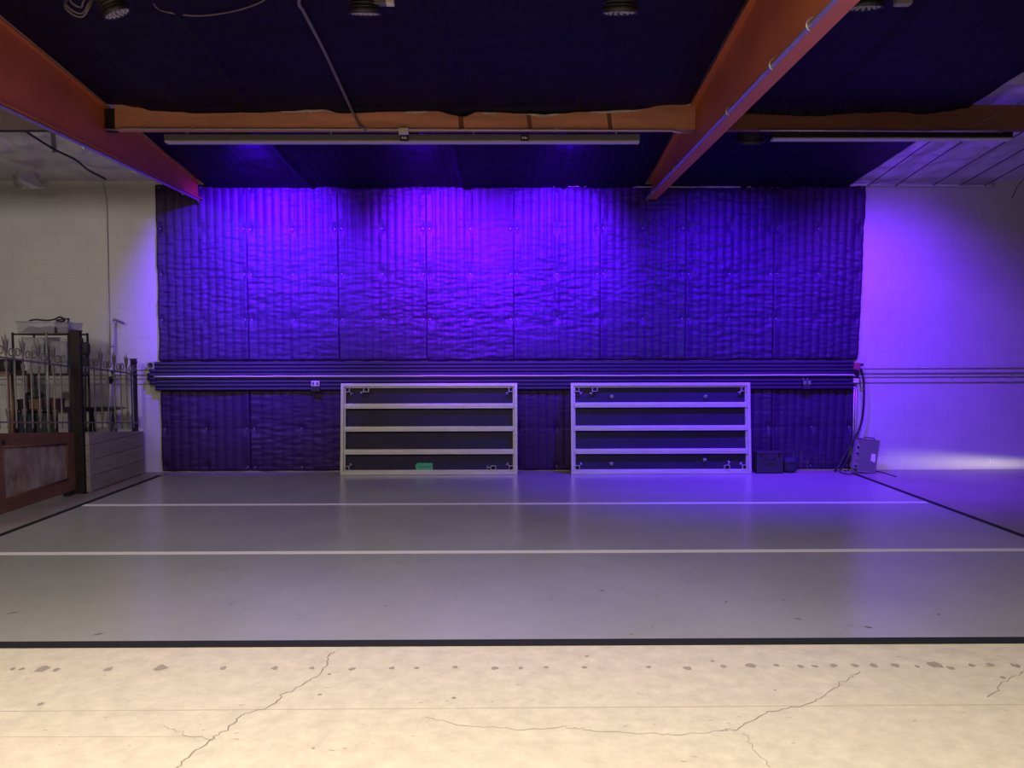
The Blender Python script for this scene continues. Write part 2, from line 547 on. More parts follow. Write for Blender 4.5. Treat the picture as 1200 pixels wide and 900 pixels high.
# ------------------------------------------------------------------ quilted sound blankets on the back wall
def quilt(x0, x1, z0, z1, nch, seed, rows, y0=-0.012, amp=1.0, lw=0.0, rw=0.0):
    """x0,x1 may be functions of z; returns MB"""
    fx0 = x0 if callable(x0) else (lambda z: x0)
    fx1 = x1 if callable(x1) else (lambda z: x1)
    W = fx1(z0) - fx0(z0)
    H = z1 - z0
    gx = (0.035, 0.5, 0.965)

    def surf(u, v):
        z = lerp(z0, z1, v)
        a, b = fx0(z), fx1(z)
        x = lerp(a, b, u)
        s = abs(sin(pi * u * nch))
        if min(u, 1 - u) * W < .045:
            s = max(s, .7)
        d = 0.020 + 0.013 * s ** 0.8
        # horizontal puckers, strongest in the middle of each hung row
        wz = 0.45 + 0.55 * noise.noise(V((x * 0.7, z * 1.1, seed)))
        wz = max(0.12, wz + 0.35 * exp(-((z - 2.35) / 0.45) ** 2))
        d += amp * wz * (0.018 * noise.noise(V((x * 4.5, z * 26, seed * 3.1))) + 0.013 * noise.noise(V((x * 11, z * 50, seed * 7.7))))
        d += 0.018 * noise.noise(V((x * 1.7, z * 1.3, seed * 5)))
        for r in rows:
            for g in gx:
                dx, dz = (u - g) * W, z - r
                q = exp(-(dx * dx / 0.0016 + dz * dz / 0.006))
                d *= 1 - 0.75 * q
                q2 = exp(-(dz * dz / 0.0004)) * exp(-dx * dx / 0.05)
                d -= 0.006 * q2
        e = min(u, 1 - u) * W
        for g in (0.02, 0.98):          # soft vertical folds beside the seams
            d += 0.012 * exp(-((u - g) * W / 0.022) ** 2) * (0.4 + 0.6 * min(1, max(0, (3.4 - z) / 0.8)))
        if abs(u - .5) < .1:
            d += 0.005 * exp(-((u - .5) * W / 0.03) ** 2)
        d *= min(1, 0.4 + min(v, 1 - v) * H / 0.04)
        zz = z
        if v == 0:
            zz += 0.006 * noise.noise(V((x * 5, seed, 1)))
        return V((x, y0 - max(0.004, d), zz))
    nu, nv = max(24, nch * 8), max(30, int(H / 0.0155))
    m = MB()
    m.grid(surf, nu, nv)
    # closed back so that the blanket has thickness
    wd = nu + 1
    n0 = len(m.v)
    ring = [i for i in range(wd)] + [j * wd + nu for j in range(1, nv + 1)] + [nv * wd + i for i in range(nu - 1, -1, -1)] + [j * wd for j in range(nv - 1, 0, -1)]
    m.v += [V((m.v[i].x, y0, m.v[i].z)) for i in ring]
    k = len(ring)
    for i in range(k):
        m.f.append((ring[i], n0 + i, n0 + (i + 1) % k, ring[(i + 1) % k]))
        m.m.append(0)
        m.s.append(False)
    m.f.append(tuple(n0 + i for i in range(k)))
    m.m.append(0)
    m.s.append(False)
    return m, surf, gx


GROM = None


def grommets(parent, surf, gx, z0, z1, rows, skip=()):
    global GROM
    for r in rows:
        for g in gx:
            if GROM is not None and random.random() < .25:
                continue
            p = surf(g, (r - z0) / (z1 - z0))
            if GROM is None:
                m = MB()
                pts = [V((0.0065 * cos(a), 0, 0.0065 * sin(a))) for a in [2 * pi * k / 10 for k in range(10)]]
                m.tube(pts, 0.0035, 5, closed=True)
                m.cyl((0, 0.004, 0), (0, -0.0035, 0), 0.005, n=10)
                o = m.build('grommet', M_GROM, parent, local=True)
                GROM = o
            else:
                o = GROM.copy()
                COL.objects.link(o)
                o.parent = parent
            o.location = (p.x, p.y - 0.004, p.z)


def redge(z):
    t = ony(1013, 219).x
    b = ony(1003, 425).x
    return interp([(0, b - 0.05), (1.4, b), (2.2, b + .03), (3.0, b + .05), (3.9, t)], z) + 0.012 * noise.noise(V((0, z * 5, 1)))


def ledge(z):
    return ony(185.5, 300).x + 0.015 * noise.noise(V((2, z * 3, 5)))


seams = [ony(p, 300).x for p in (290.5, 397, 500, 602, 703, 803, 906)]
xs = [ledge] + seams + [redge]
ORD = ['first', 'second', 'third', 'fourth', 'fifth', 'sixth', 'seventh', 'eighth']
UZ0, UZ1 = 1.525, 3.895
UROWS = [2.085, 2.698, 3.307, 3.855]
for i in range(8):
    def adj(f, d):
        return (lambda z: f(z) + d) if callable(f) else f + d
    a, b = adj(xs[i], 0.001 if i else 0), adj(xs[i + 1], -0.001 if i < 7 else 0)
    m, sf, gx = quilt(a, b, UZ0, UZ1 + random.uniform(-.012, .004), 11, 11.3 + i * 4.7, UROWS)
    lab = 'black quilted sound blanket, %s of the tall upper row counting from the iron fence' % ORD[i]
    o = tag(m.build('sound_blanket', M_QUILT), lab, 'blanket', 'tall quilted blankets of the upper row')
    grommets(o, sf, gx, UZ0, UZ1, UROWS)
LZ0, LZ1 = 0.02, 1.135
LROWS = [0.07, 0.60]
for i, lab in ((0, 'short black quilted blanket under the ribbed strip, the one closest to the iron fence'),
               (1, 'short black quilted blanket with pale conduit box at its top, beside the taped frame'),
               (4, 'short black quilted blanket hanging in the gap between the two metal frames'),
               (6, 'short black quilted blanket partly behind the metal frame and the square black case'),
               (7, 'short black quilted blanket under the ribbed strip, beside the hanging cables')):
    def adj(f, d):
        return (lambda z: f(z) + d) if callable(f) else f + d
    a, b = adj(xs[i], 0.004), adj(xs[i + 1], -0.004)
    if i == 1:
        b = ony(398, 500, -.1).x + .15
    if i == 7:
        b = (lambda z: redge(z) - 0.02)
    m, sf, gx = quilt(a, b, LZ0, LZ1, 10, 3.3 + i * 2.9, LROWS, amp=0.7)
    o = tag(m.build('sound_blanket', M_QUILT), lab, 'blanket', 'short quilted blankets of the lower row')
    grommets(o, sf, gx, LZ0, LZ1, LROWS)

# ------------------------------------------------------------------ ribbed strip between the two rows of blankets
RZ0, RZ1, NR = 1.122, 1.515, 8
pitch = (RZ1 - RZ0) / NR
prof = [(-0.045, RZ0)]
for k in range(NR):
    for j in range(7):
        a = pi * j / 6
        prof.append((-0.082 - 0.020 * sin(a), RZ0 + pitch * (k + 0.5) - 0.021 * cos(a)))
prof.append((-0.045, RZ1))
pl, pr = ony(182, 440, -.08).x, ony(1000, 440, -.08).x
cuts = [pl, ony(693, 440, -.08).x, ony(796, 440, -.08).x, pr]
for i, lab in enumerate(('long black ribbed wall strip above the taped frame, from the fence to the middle of the untaped frame',
                         'short middle section of black ribbed wall strip over the untaped metal frame',
                         'black ribbed wall strip ending at the cables and the metal case')):
    if i == 0:
        lab = 'long black ribbed wall strip running from the iron fence past the taped metal frame'
    m = MB()
    a, b = cuts[i] + (0.002 if i else 0), cuts[i + 1] - (0.002 if i < 2 else 0)
    m.prism([(a, y, z) for (y, z) in prof], (b - a, 0, 0))
    o = tag(m.build('ribbed_strip', M_RIB), lab, 'wall strip', 'ribbed strips along the back wall')
    if i == 0:
        e = MB()
        for k in range(4):
            z = ony(176, 434.5 + 4.7 * k, -.08).z
            L = (0.075, 0.105, 0.105, 0.07)[k]
            e.tube([(a - L, -0.085, z), (a - L + .012, -0.085, z), (a + .02, -0.085, z)], 0.026, 12, rs=[0.016, 0.027, 0.027])
        e.build('end_sleeve', M_RIB, o)

# four conduits running along the whole wall, behind the ribbed strip
for k, (py, lab) in enumerate(((431.5, 'topmost of the four thin painted conduits along the white wall'),
                               (437.0, 'second from the top of the four painted wall conduits'),
                               (441.5, 'third from the top of the four painted wall conduits'),
                               (448.0, 'lowest of the four thin painted conduits along the white wall'))):
    z = ony(1100, py, -.02).z
    m = MB()
    r = 0.0055 if k != 1 else 0.008
    m.tube([(XL, -r - .004, z), (XR, -r - .004, z)], r, 10)
    o = tag(m.build('wall_conduit', M_WALL), lab, 'conduit', 'painted conduits along the back wall')
    for px in (40, 118, 1075 + 20 * k, 1185):
        c = MB()
        x = ony(px, py).x
        c.tube([(x, -0.006, z + r + .02), (x, -r - .004, z + r + .003), (x, -2 * r - .006, z), (x, -r - .004, z - r - .003), (x, -.006, z - r - .02)], 0.004, 6)
        c.build('clip', M_GALV, o)
m = MB()
zc0 = ony(600, 440.3, -.115).z
pts = [V((lerp(pl, pr - .01, k / 40), -0.113 + 0.003 * noise.noise(V((k * .7, 2, 1))), zc0 + 0.004 * noise.noise(V((k * .9, 0, 4))))) for k in range(41)]
pts += [V((pr + .005, -.106, zc0 - .012)), V((pr + .008, -.095, zc0 - .04))]
m.tube(pts, 0.0095, 8)
tag(m.build('conduit', M_PALE), 'thin pale conduit lying along the middle of the black ribbed strip', 'conduit')


# outlet boxes -------------------------------------------------------
def outlet(pxa, pya, pxb, pyb, y, name, label, mm, cat='outlet box'):
    a, b = ony(pxa, pya, y), ony(pxb, pyb, y)
    t = thing(name, ((a.x + b.x) / 2, y + .04, b.z), label, cat)
    m = MB()
    m.span((a.x, y, b.z), (b.x, y + .05, a.z))
    m.build('body', mm, t, bevel=.004)
    return t, a, b


t, a, b = outlet(172, 424, 180.5, 432.5, -.09, 'junction_box', 'small square junction box with dark round opening beside the fence end', M_GALV)
c = (a + b) / 2
m = MB()
m.lathe([(0.0, 0), (0.026, 0), (0.028, 0.004), (0.034, 0.005), (0.036, 0)], 16, 0, Matrix.Translation((c.x, -.0905, c.z)) @ Matrix.Rotation(pi / 2, 4, 'X'))
m.build('opening', M_BLACK, t)
t, a, b = outlet(364.5, 446.5, 374.2, 452.5, -.13, 'outlet_box', 'pale outlet box on the ribbed strip beside the taped frame', M_PALE)
m = MB()
for s in (-1, 1):
    m.span(((a.x + b.x) / 2 + s * .028 - .016, -.133, b.z + .012), ((a.x + b.x) / 2 + s * .028 + .016, -.128, a.z - .012))
m.build('socket', M_GREYP, t)
m = MB()
m.span((a.x - .004, -.125, b.z - .07), (b.x + .004, -.105, b.z))
m.build('bracket', M_BLACK, t)
t, a, b = outlet(940.5, 445.5, 951, 451, -.13, 'outlet_box', 'black double outlet box with pale sockets above the square black case', M_BLACK)
m = MB()
for s in (-1, 1):
    cx = (a.x + b.x) / 2 + s * .03
    m.span((cx - .022, -.135, b.z + .006), (cx + .022, -.128, a.z - .006))
    m.span((cx - .03, -.134, a.z + .006), (cx - .018, -.122, a.z + .03))
m.build('socket', M_STEEL, t)
m = MB()
m.span((a.x + .01, -.127, b.z - .055), (b.x - .01, -.107, b.z))
m.build('bracket', M_DARK, t)

# cable cluster at the end of the strip
t, a, b = outlet(1001, 425, 1008, 433, -.11, 'cable_connector', 'red cable connector sticking out above the black box at the strip end', M_RED, 'connector')
m = MB()
m.cyl((b.x - .01, -.085, (a.z + b.z) / 2 + .01), (b.x + .05, -.085, (a.z + b.z) / 2 + .02), .018)
m.build('collar', M_BLACK, t)
t, a, b = outlet(999.5, 434, 1006.5, 442.5, -.11, 'junction_box', 'black junction box fixed to the end of the ribbed strip', M_BLACK)
t, a, b = outlet(1000, 443.5, 1006.5, 448.5, -.10, 'junction_box', 'pale junction box with conduits dropping from it towards the floor', M_PALE)
for (px, r) in ((1001.2, 0.012), (1003.5, 0.009)):
    m = MB()
    x = ony(px, 450, -.05).x
    m.tube([(x, -.05, b.z + .01), (x, -.05, 0.6), (x - .01, -.045, 0.02)], r, 8)
    m.build('drop_conduit', M_GALV, t)
m = MB()
pts = [ony(1007, 431, -.09), ony(1010, 436, -.1), ony(1012.3, 450, -.11), ony(1012, 475, -.11), ony(1009.5, 495, -.10), ony(1004, 509, -.10), ony(998, 519, -.11), ony(990, 533, -.12), ony(983, 546, -.13), onz(978, 552, .015)]
m.tube(smooth_path(pts), 0.0145, 8)
tag(m.build('power_cable', M_CABLE), 'thick black cable hanging in a curve from the red connector to the floor', 'cable')
m = MB()
pts = [ony(999, 505, -.1), ony(996, 525, -.13), ony(992, 540, -.16), onz(984, 552.5, .012), onz(990, 555, .012), onz(999, 556, .012)]
m.tube(smooth_path(pts), 0.009, 6)
tag(m.build('power_cable', M_CABLE), 'thin black cable trailing down behind the metal case to the floor', 'cable')
m = MB()
pts = [ony(1002, 515, -.11), ony(998, 530, -.11), ony(997.5, 545, -.12), onz(994, 551, .012), onz(990, 551.5, .012)]
m.tube(smooth_path(pts), 0.008, 6)
tag(m.build('power_cable', M_CABLE), 'thin black cable hanging straight along the edge of the last blanket', 'cable')
m = MB()
A, B = onz(1027, 552.3, .006), onz(1050, 558.5, .006)
m.tube(smooth_path([A, A.lerp(B, .4) + V((.02, .01, 0)), B]), 0.007, 6)
tag(m.build('power_cable', M_CABLE), 'short dark cable lying on the floor from the metal case', 'cable')

# leaning metal equipment case
br = onz(1025.5, 555)
rot = Matrix.Rotation(radians(7.2), 3, 'Y')
sc = (br.y + DIST) / FPX
CWD, CHT, CDP = 21.5 * sc, 39.5 * sc, 0.11
t = thing('equipment_case', br, 'grey metal equipment case with white sticker leaning over on the floor', 'case', rot=rot)
m = MB()
m.span((-CWD, 0, 0), (0, CDP, CHT))
m.build('body', M_CASE, t, bevel=.005, local=True)
m = MB()
for (a, b) in (((-CWD, -.004, 0), (-CWD + .012, .0, CHT)), ((-.012, -.004, 0), (0, 0, CHT)), ((-CWD, -.004, CHT - .012), (0, 0, CHT)), ((-CWD, -.004, 0), (0, 0, .012))):
    m.span(a, b)
m.build('rim', M_STEEL, t, local=True)
m = MB()
m.span((-.085, -.003, .16), (-.03, 0, .26))
m.span((-.055, -.004, .15), (-.025, 0, .20))
m.build('sticker', M_WHITE, t, local=True)
m = MB()
m.tube([(-CWD + .05, CDP * .4, CHT - .002), (-CWD + .055, CDP * .4, CHT + .02), (-.06, CDP * .4, CHT + .02), (-.055, CDP * .4, CHT - .002)], .007, 8)
m.build('handle', M_BLACK, t, local=True)
m = MB()
m.span((-CWD - .05, .012, .03), (-CWD, CDP - .012, CHT - .03))
m.build('side_panel', M_LILAC, t, bevel=.004, local=True)
for k in range(5):
    m = MB()
    z = .07 + k * .085
    m.cyl((-CWD - .03, .014, z), (-CWD - .03, -.004, z), .014, n=10)
    m.build('connector', M_RED if k in (4, 1) else M_BLACK, t, local=True)

# square black case and pouch at the wall foot
a, b = ony(887, 529.5, -.30), ony(918, 552, -.30)
t = thing('carry_case', ((a.x + b.x) / 2, -.2, 0), 'square black carry case standing against the short blanket by the untaped frame', 'case')
m = MB()
m.span((a.x, -.30, 0.006), (b.x, -.13, a.z - .012))
m.build('body', M_DARK, t, bevel=.012)
m = MB()
m.span((a.x - .004, -.305, a.z - .03), (b.x + .004, -.125, a.z))
m.build('lid', M_DARK, t, bevel=.01)
m = MB()
for x in (a.x + .06, b.x - .06):
    m.span((x - .014, -.312, a.z - .05), (x + .014, -.30, a.z - .012))
m.build('latch', M_BLACK, t)
m = MB()
m.tube([(a.x + .12, -.31, a.z - .075), (a.x + .13, -.335, a.z - .09), (b.x - .13, -.335, a.z - .09), (b.x - .12, -.31, a.z - .075)], .007, 8)
m.build('handle', M_BLACK, t)
a, b = ony(919.5, 536.5, -.25), ony(934.5, 552, -.25)
t = thing('pouch', ((a.x + b.x) / 2, -.2, 0), 'small soft black pouch on the floor beside the square black case', 'bag')
m = MB()


def pouch(u, v):
    th, ph = pi * v, 2 * pi * u
    sx, sy, sz = (b.x - a.x) / 2, 0.07, a.z / 2
    f = lambda q: (abs(q) ** 0.6) * (1 if q >= 0 else -1)
    x, y, z = f(sin(th)) * f(cos(ph)) * sx, f(sin(th)) * f(sin(ph)) * sy, f(cos(th)) * sz
    k = 1 + .06 * noise.noise(V((x * 20, y * 20, z * 20)))
    return V(((a.x + b.x) / 2 + x * k, -.2 + y * k, max(.004, a.z / 2 + z * k)))


m.grid(pouch, 28, 16)
m.build('body', M_NAVY, t)
m = MB()
m.span((a.x + .02, -.275, a.z * .62), (b.x - .02, -.25, a.z * .68))
m.build('zipper', M_BLACK, t)


# ------------------------------------------------------------------ the two staging frames leaning on the wall
def deck(px0, px1, pyt, pyb, label, taped):
    yb = -0.32
    a = ony(px0, pyb, yb)
    b = ony(px1, pyb, yb)
    W = b.x - a.x
    top = ony((px0 + px1) / 2, pyt, -.17)
    H = 1.222
    lean = math.asin((0.115) / H)
    rot = Matrix.Rotation(-lean, 3, 'X')
    t = thing('stage_deck', (a.x, yb, 0.006), label, 'stage deck', 'stage decks leaning on the wall', rot)
    DP, RW = 0.075, 0.050        # depth of the rails, width of their faces
    # rails: a mitred rectangular ring
    def ring(x0, x1, z0, z1, w, y0, y1, m):
        A = [(x0, z0), (x1, z0), (x1, z1), (x0, z1)]
        B = [(x0 + w, z0 + w), (x1 - w, z0 + w), (x1 - w, z1 - w), (x0 + w, z1 - w)]
        vs = [V((p[0], y, p[1])) for y in (y0, y1) for p in A + B]
        fs = []
        for i in range(4):
            j = (i + 1) % 4
            fs += [(i, j, 4 + j, 4 + i), (8 + j, 8 + i, 12 + i, 12 + j), (i, 8 + i, 8 + j, j), (4 + i, 4 + j, 12 + j, 12 + i)]
        m.add(vs, fs)
    m = MB()
    ring(0, W, 0, H, RW * .8, 0, DP, m)
    # a lip that steps back inside the rail
    ring(RW * .8, W - RW * .8, RW * .8, H - RW * .8, 0.022, 0.028, DP, m)
    m.build('outer_frame', M_ALU, t, bevel=.003, local=True)
    for k, py in enumerate((474, 500.3, 526.5)):
        z = H * (pyb - py) / (pyb - pyt)
        m = MB()
        m.span((RW * .8 + .001, 0.008, z - .034), (W - RW * .8 - .001, DP - .004, z + .034))
        m.span((RW * .8 + .004, 0.004, z - .010), (W - RW * .8 - .004, 0.009, z + .028))
        m.build('crossbar', M_ALU, t, bevel=.004, local=True)
    m = MB()
    m.span((0.01, DP, 0.01), (W - .01, DP + .018, H - .01))
    m.build('deck_board', M_PLY, t, local=True)

    def socket(cx, cz, sx, sz, nm='leg_socket'):
        """open square leg socket with a T-shaped clamping screw"""
        m = MB()
        q, th = 0.033, 0.006
        for s in (-1, 1):
            m.span((cx + s * q - th / 2, 0.010, cz - q), (cx + s * q + th / 2, DP - .002, cz + q))
            m.span((cx - q, 0.010, cz + s * q - th / 2), (cx + q, DP - .002, cz + s * q + th / 2))
        o = m.build(nm, M_ALU, t, local=True)
        k = MB()
        d = V((sx, 0, sz)).normalized()
        c = V((cx, .03, cz))
        k.cyl(c + d * .03, c + d * .085, .007, n=8)
        n = V((-d.z, 0, d.x))
        k.cyl(c + d * .083 - n * .024, c + d * .083 + n * .024, .008, n=8)
        k.build('clamp_screw', M_STEEL, o, local=True)
    e = RW * .8 + .04
    for (cx, cz, sx, sz) in ((e, e, 1, 1), (W - e, e, -1, 1), (e, H - e, 1, -1), (W - e, H - e, -1, -1)):
        socket(cx, cz, sx, sz)
    if taped:
        socket(W * (428 - px0) / (px1 - px0), H - e, -.9, -.6)
        socket(W * (578 - px0) / (px1 - px0), e, -1, 0.2)
        x0, x1 = W * (486 - px0) / (px1 - px0), W * (506.5 - px0) / (px1 - px0)
        z0, z1 = H * (pyb - 548.3) / (pyb - pyt), H * (pyb - 539.5) / (pyb - pyt)
        m = MB()
        P = []
        for j in range(5):
            aa = pi / 2 + pi * j / 4
            P.append((x0 + .03 + .03 * cos(aa), DP - .006, (z0 + z1) / 2 + (z1 - z0) / 2 * sin(aa)))
        P += [(x1 - .003, DP - .006, z0 + .004), (x1, DP - .006, z0 + .03), (x1 - .006, DP - .006, z1 - .004)]
        m.prism(P[::-1], (0, .007, 0))
        o = m.build('tape_patch', M_GREEN, t, local=True)
        o['label'] = 'bright green tape patch with pen scrawl'
        m = MB()
        zz = (z0 + z1) / 2
        pts = [V((lerp(x0 + .035, x1 - .02, k / 22), DP - .008, zz + .016 * sin(k * 2.1) * (1 if k % 5 else .2))) for k in range(23)]
        m.tube(pts, .0022, 4)
        m.build('scrawl', M_BLACK, o, local=True)
    else:
        socket(W * (698 - px0) / (px1 - px0), H - e, -.7, -.9)
        socket(W * (853 - px0) / (px1 - px0), e, .4, 1)
        for (px, py) in ((718.5, 464), (829.5, 464.5), (717.5, 540.5), (827.5, 536.5)):
            x, z = W * (px - px0) / (px1 - px0), H * (pyb - py) / (pyb - pyt)
            m = MB()
            m.cyl((x, DP, z), (x, DP - .012, z), .024, n=12)
            m.cyl((x, DP - .012, z + .004), (x, DP - .05, z + .004), .011, n=8)
            m.ball((x, DP - .052, z + .006), .015, nu=10, nv=6)
            o = m.build('bolt', M_STEEL, t, local=True)
    # rubber feet so that the deck stands on something
    return t


deck(398.5, 606.5, 448, 552.7, 'silver stage frame with a green tape patch on its bottom rail, leaning on the wall', True)
deck(669.5, 881, 449, 552.2, 'silver stage frame with four bolts on its dark board, between blanket gap and black case', False)

# ------------------------------------------------------------------ roof beams, header timbers
ZB = 3.69


def steel_beam(px_w, fw, label, y0, y1):
    """px_w: web x; side: +1 when the camera sees the +x face"""
    ft = 0.016
    t = thing('steel_beam', (px_w, (y0 + y1) / 2, ZB), label, 'beam', 'orange roof beams')
    m = MB()
    m.prism([(px_w - .006, y0, ZB + ft), (px_w - .006, y1, ZB + ft), (px_w - .006, y1, zc(y1) + .0), (px_w - .006, y0, zc(y0) + .0)], (.012, 0, 0))
    m.build('web', M_ORANGE, t)
    m = MB()
    m.span((px_w - fw / 2, y0, ZB), (px_w + fw / 2, y1 + (.04), ZB + ft))
    m.build('bottom_flange', M_ORANGE, t)
    m = MB()
    m.prism([(px_w - fw / 2, y0, zc(y0) - .014), (px_w - fw / 2, y1, zc(y1) - .014), (px_w - fw / 2, y1, zc(y1) + .004), (px_w - fw / 2, y0, zc(y0) + .004)], (fw, 0, 0))
    m.build('top_flange', M_ORANGE, t)
    return t


LBX, RBX = -4.125, 1.955
steel_beam(LBX, 0.10, 'orange steel roof beam above the iron fence and storage corner', -13.9, -0.10)
steel_beam(RBX, 0.135, 'orange steel roof beam above the untaped stage frame', -13.9, -0.10)


def beam_conduit(x, label, ys, yend, z, cr):
    pts = [V((x + .004 * noise.noise(V((k * .8, 0, 2))), lerp(-13.8, yend, k / 30), z)) for k in range(31)]
    pts += [V((x - .0, yend + .04, z - .03))]
    m = MB()
    m.tube(pts, cr, 8)
    o = tag(m.build('beam_conduit', M_GALV), label, 'conduit', 'conduits clipped under the roof beams')
    for y in ys:
        c = MB()
        s = 1
        c.tube(smooth_path([(x, y, z - .028), (x - .02, y, z - .01), (x - .022, y, z + .02), (x, y, z + .045), (x + .02, y, z + .055)], 4), .006, 6)
        c.build('clip', M_GALV, o)


beam_conduit(LBX + .028, 'grey conduit clipped along the beam above the storage corner', [-6.2, onz(10, 118, ZB).y, -2.9, onz(175, 198, ZB).y, onz(222, 224, ZB).y], -0.16, ZB - .018, .017)
beam_conduit(RBX - .072, 'grey conduit clipped along the beam above the untaped stage frame', [onz(973, 32, ZB).y, onz(919, 78, ZB).y, onz(860, 132, ZB).y, onz(795, 198, ZB).y, onz(768, 225, ZB).y], -0.12, ZB + .006, .018)

YH = -2.5
zh0 = ony(600, 152, YH).z


def header(x0, x1, label, wood, brands=()):
    m = MB()
    m.span((x0, YH, zh0), (x1, YH + .09, zc(YH) + .0))
    for (pa, pb, tilt) in brands:
        xa, xb = ony(pa, 140, YH).x, ony(pb, 140, YH).x
        m.prism([(xa, YH - .0015, zh0 + .002), (xb, YH - .0015, zh0 + .002), (xb - tilt, YH - .0015, zc(YH)), (xa - tilt, YH - .0015, zc(YH))], (0, .001, 0), 1)
    o = m.build('timber_header', [wood, M_BRANDS])
    tag(o, label, 'timber beam', 'timber headers between the steel beams')
    return o


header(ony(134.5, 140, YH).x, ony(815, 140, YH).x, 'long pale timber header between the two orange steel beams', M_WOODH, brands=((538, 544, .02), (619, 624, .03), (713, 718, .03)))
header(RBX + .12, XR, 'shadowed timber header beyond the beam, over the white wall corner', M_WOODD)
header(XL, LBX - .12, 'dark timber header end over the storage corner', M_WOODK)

# joist hangers at the ends of the long header
for (x0, x1, lab) in ((LBX + .012, ony(134, 140, YH).x - .002, 'dark steel hanger joining the long header to the beam over the fence'),
                      (ony(815.5, 140, YH).x + .002, RBX - .012, 'dark steel hanger joining the long header to the beam over the stage frame')):
    m = MB()
    m.span((x0, YH + .02, zh0 + .01), (x1, YH + .10, zc(YH) - .03))
    m.span((x0, YH + .0, zh0 - .004), (x1, YH + .10, zh0 + .006))
    tag(m.build('joist_hanger', M_BLACK), lab, 'bracket', 'joist hangers of the long header')

# ------------------------------------------------------------------ black quilts under the roof
HEM_A = [(134, 119), (160, 126), (180, 130), (240, 133), (300, 132), (380, 128.5), (398, 133), (460, 131), (510, 130.5), (543, 137), (560, 131.5), (640, 134), (690, 131), (740, 129), (790, 122), (817, 118)]
HEM_B = [(880, 133), (893, 134), (950, 136), (1010, 132.5), (1050, 131), (1080, 134), (1110, 131), (1130, 127), (1200, 120)]


def ceiling_quilt(x0, x1, ya, yb, hem, label, seed, fx1=None, nch=None):
    nu, nv = int((x1 - x0) / 0.028), int(abs(yb - ya) / 0.05)

    def fn(u, v):
        y = lerp(ya, yb, v)
        xr = fx1(y) if fx1 else x1
        x = lerp(x0, xr, u)
        z = zc(y) - 0.030
        e = min(1.0, min(u, 1 - u) * (x1 - x0) / 0.25)
        z -= e * (0.018 * (0.5 + noise.noise(V((x * 1.4, y * .45, seed)))))
        z -= 0.010 * abs(sin(pi * x / 0.105)) ** .7
        z -= 0.020 * max(0, noise.noise(V((x * 2.3, y * 1.1, seed * 2))))
        z -= e * 0.010 * noise.noise(V((x * 3.1, y * 7, seed * 3)))
        # overlapping seam folds
        for xf in (-.55, .78, 3.2, -2.6):
            z -= 0.030 * exp(-((x - xf - .05 * sin(y * 1.3)) / 0.035) ** 2)
        if hem and v > 1 - 1.5 / nv:
            px = interp([(x0, hem[0][0]), (x1, hem[-1][0])], 0) if False else None
            # hem turned down over the face of the header
            p = 600
            for _ in range(6):
                q = ony(p, 140, YH - .02)
                p += (x - q.x) / ((YH + DIST) / FPX)
            z = min(zc(YH) - .005, ony(p, interp(hem, p), YH - .02).z + .006 * noise.noise(V((x * 9, 1, seed))))
            y = YH - .022
        return V((x, y, z))
    m = MB()
    m.grid(fn, nu, nv)
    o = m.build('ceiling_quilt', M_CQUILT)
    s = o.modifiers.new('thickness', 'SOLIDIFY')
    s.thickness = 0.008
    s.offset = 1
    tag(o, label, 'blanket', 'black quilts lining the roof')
    return o


xe = lambda y: 4.66 - 0.05 * (y + 1.0) + .02 * noise.noise(V((y * 3, 1, 1)))
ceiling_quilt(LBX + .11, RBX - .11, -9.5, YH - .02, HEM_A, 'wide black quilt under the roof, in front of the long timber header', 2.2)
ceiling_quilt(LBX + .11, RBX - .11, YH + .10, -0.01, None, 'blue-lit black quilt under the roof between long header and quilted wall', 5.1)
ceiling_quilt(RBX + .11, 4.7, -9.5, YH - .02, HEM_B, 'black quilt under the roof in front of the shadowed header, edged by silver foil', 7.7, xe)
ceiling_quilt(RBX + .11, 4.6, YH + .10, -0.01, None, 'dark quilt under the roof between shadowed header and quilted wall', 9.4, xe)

# torn foil showing at the top of the header and along the wall top
m = MB()
for (pa, pb) in ((330, 392), (474, 500), (565, 582), (618, 656), (690, 752), (786, 818)):
    n = max(6, int((pb - pa) / 3))
    vs = []
    for k in range(n + 1):
        p = lerp(pa, pb, k / n)
        y = interp(HEM_A, p)
        d = (2.6 + 1.8 * noise.noise(V((p * .21, 3, 1)))) * sin(pi * min(1, max(0.05, k / n))) ** .5
        lo = ony(p, y + max(.4, d), YH - .018)
        vs += [V((lo.x, YH - .015, lo.z)), V((lo.x, YH - .010, zc(YH) - .006))]
    m.add(vs, [(2 * k, 2 * k + 2, 2 * k + 3, 2 * k + 1) for k in range(n)])
o = m.build('insulation_edge', M_TRIMP)
o['kind'] = 'stuff'
o['label'] = 'torn silver insulation scraps showing along the top of the long header'
o['category'] = 'insulation'
m = MB()
for (pa, pb, py) in ((275, 300, 215), (345, 372, 215.5), (395, 470, 215.3), (480, 600, 217), (645, 735, 218), (742, 880, 219.2)):
    n = max(6, int((pb - pa) / 4))
    vs = []
    for k in range(n + 1):
        p = lerp(pa, pb, k / n)
        q = ony(p, py, -.06)
        h = .010 + .008 * noise.noise(V((p * .3, 1, 6)))
        vs += [V((q.x, -.068, q.z - h)), V((q.x, -.062, q.z + h))]
    m.add(vs, [(2 * k, 2 * k + 2, 2 * k + 3, 2 * k + 1) for k in range(n)])
o = m.build('insulation_edge', M_TRIMP)
o['kind'] = 'stuff'
o['label'] = 'torn insulation edge along the top of the quilted wall'
o['category'] = 'insulation'
m = MB()
pts = [ony(lerp(980, 1165, k / 30), 216.0 + 1.2 * (k / 30), -.05) + V((0, .01 * noise.noise(V((k * .5, 1, 1))), .012 * noise.noise(V((k * .8, 5, 1))))) for k in range(31)]
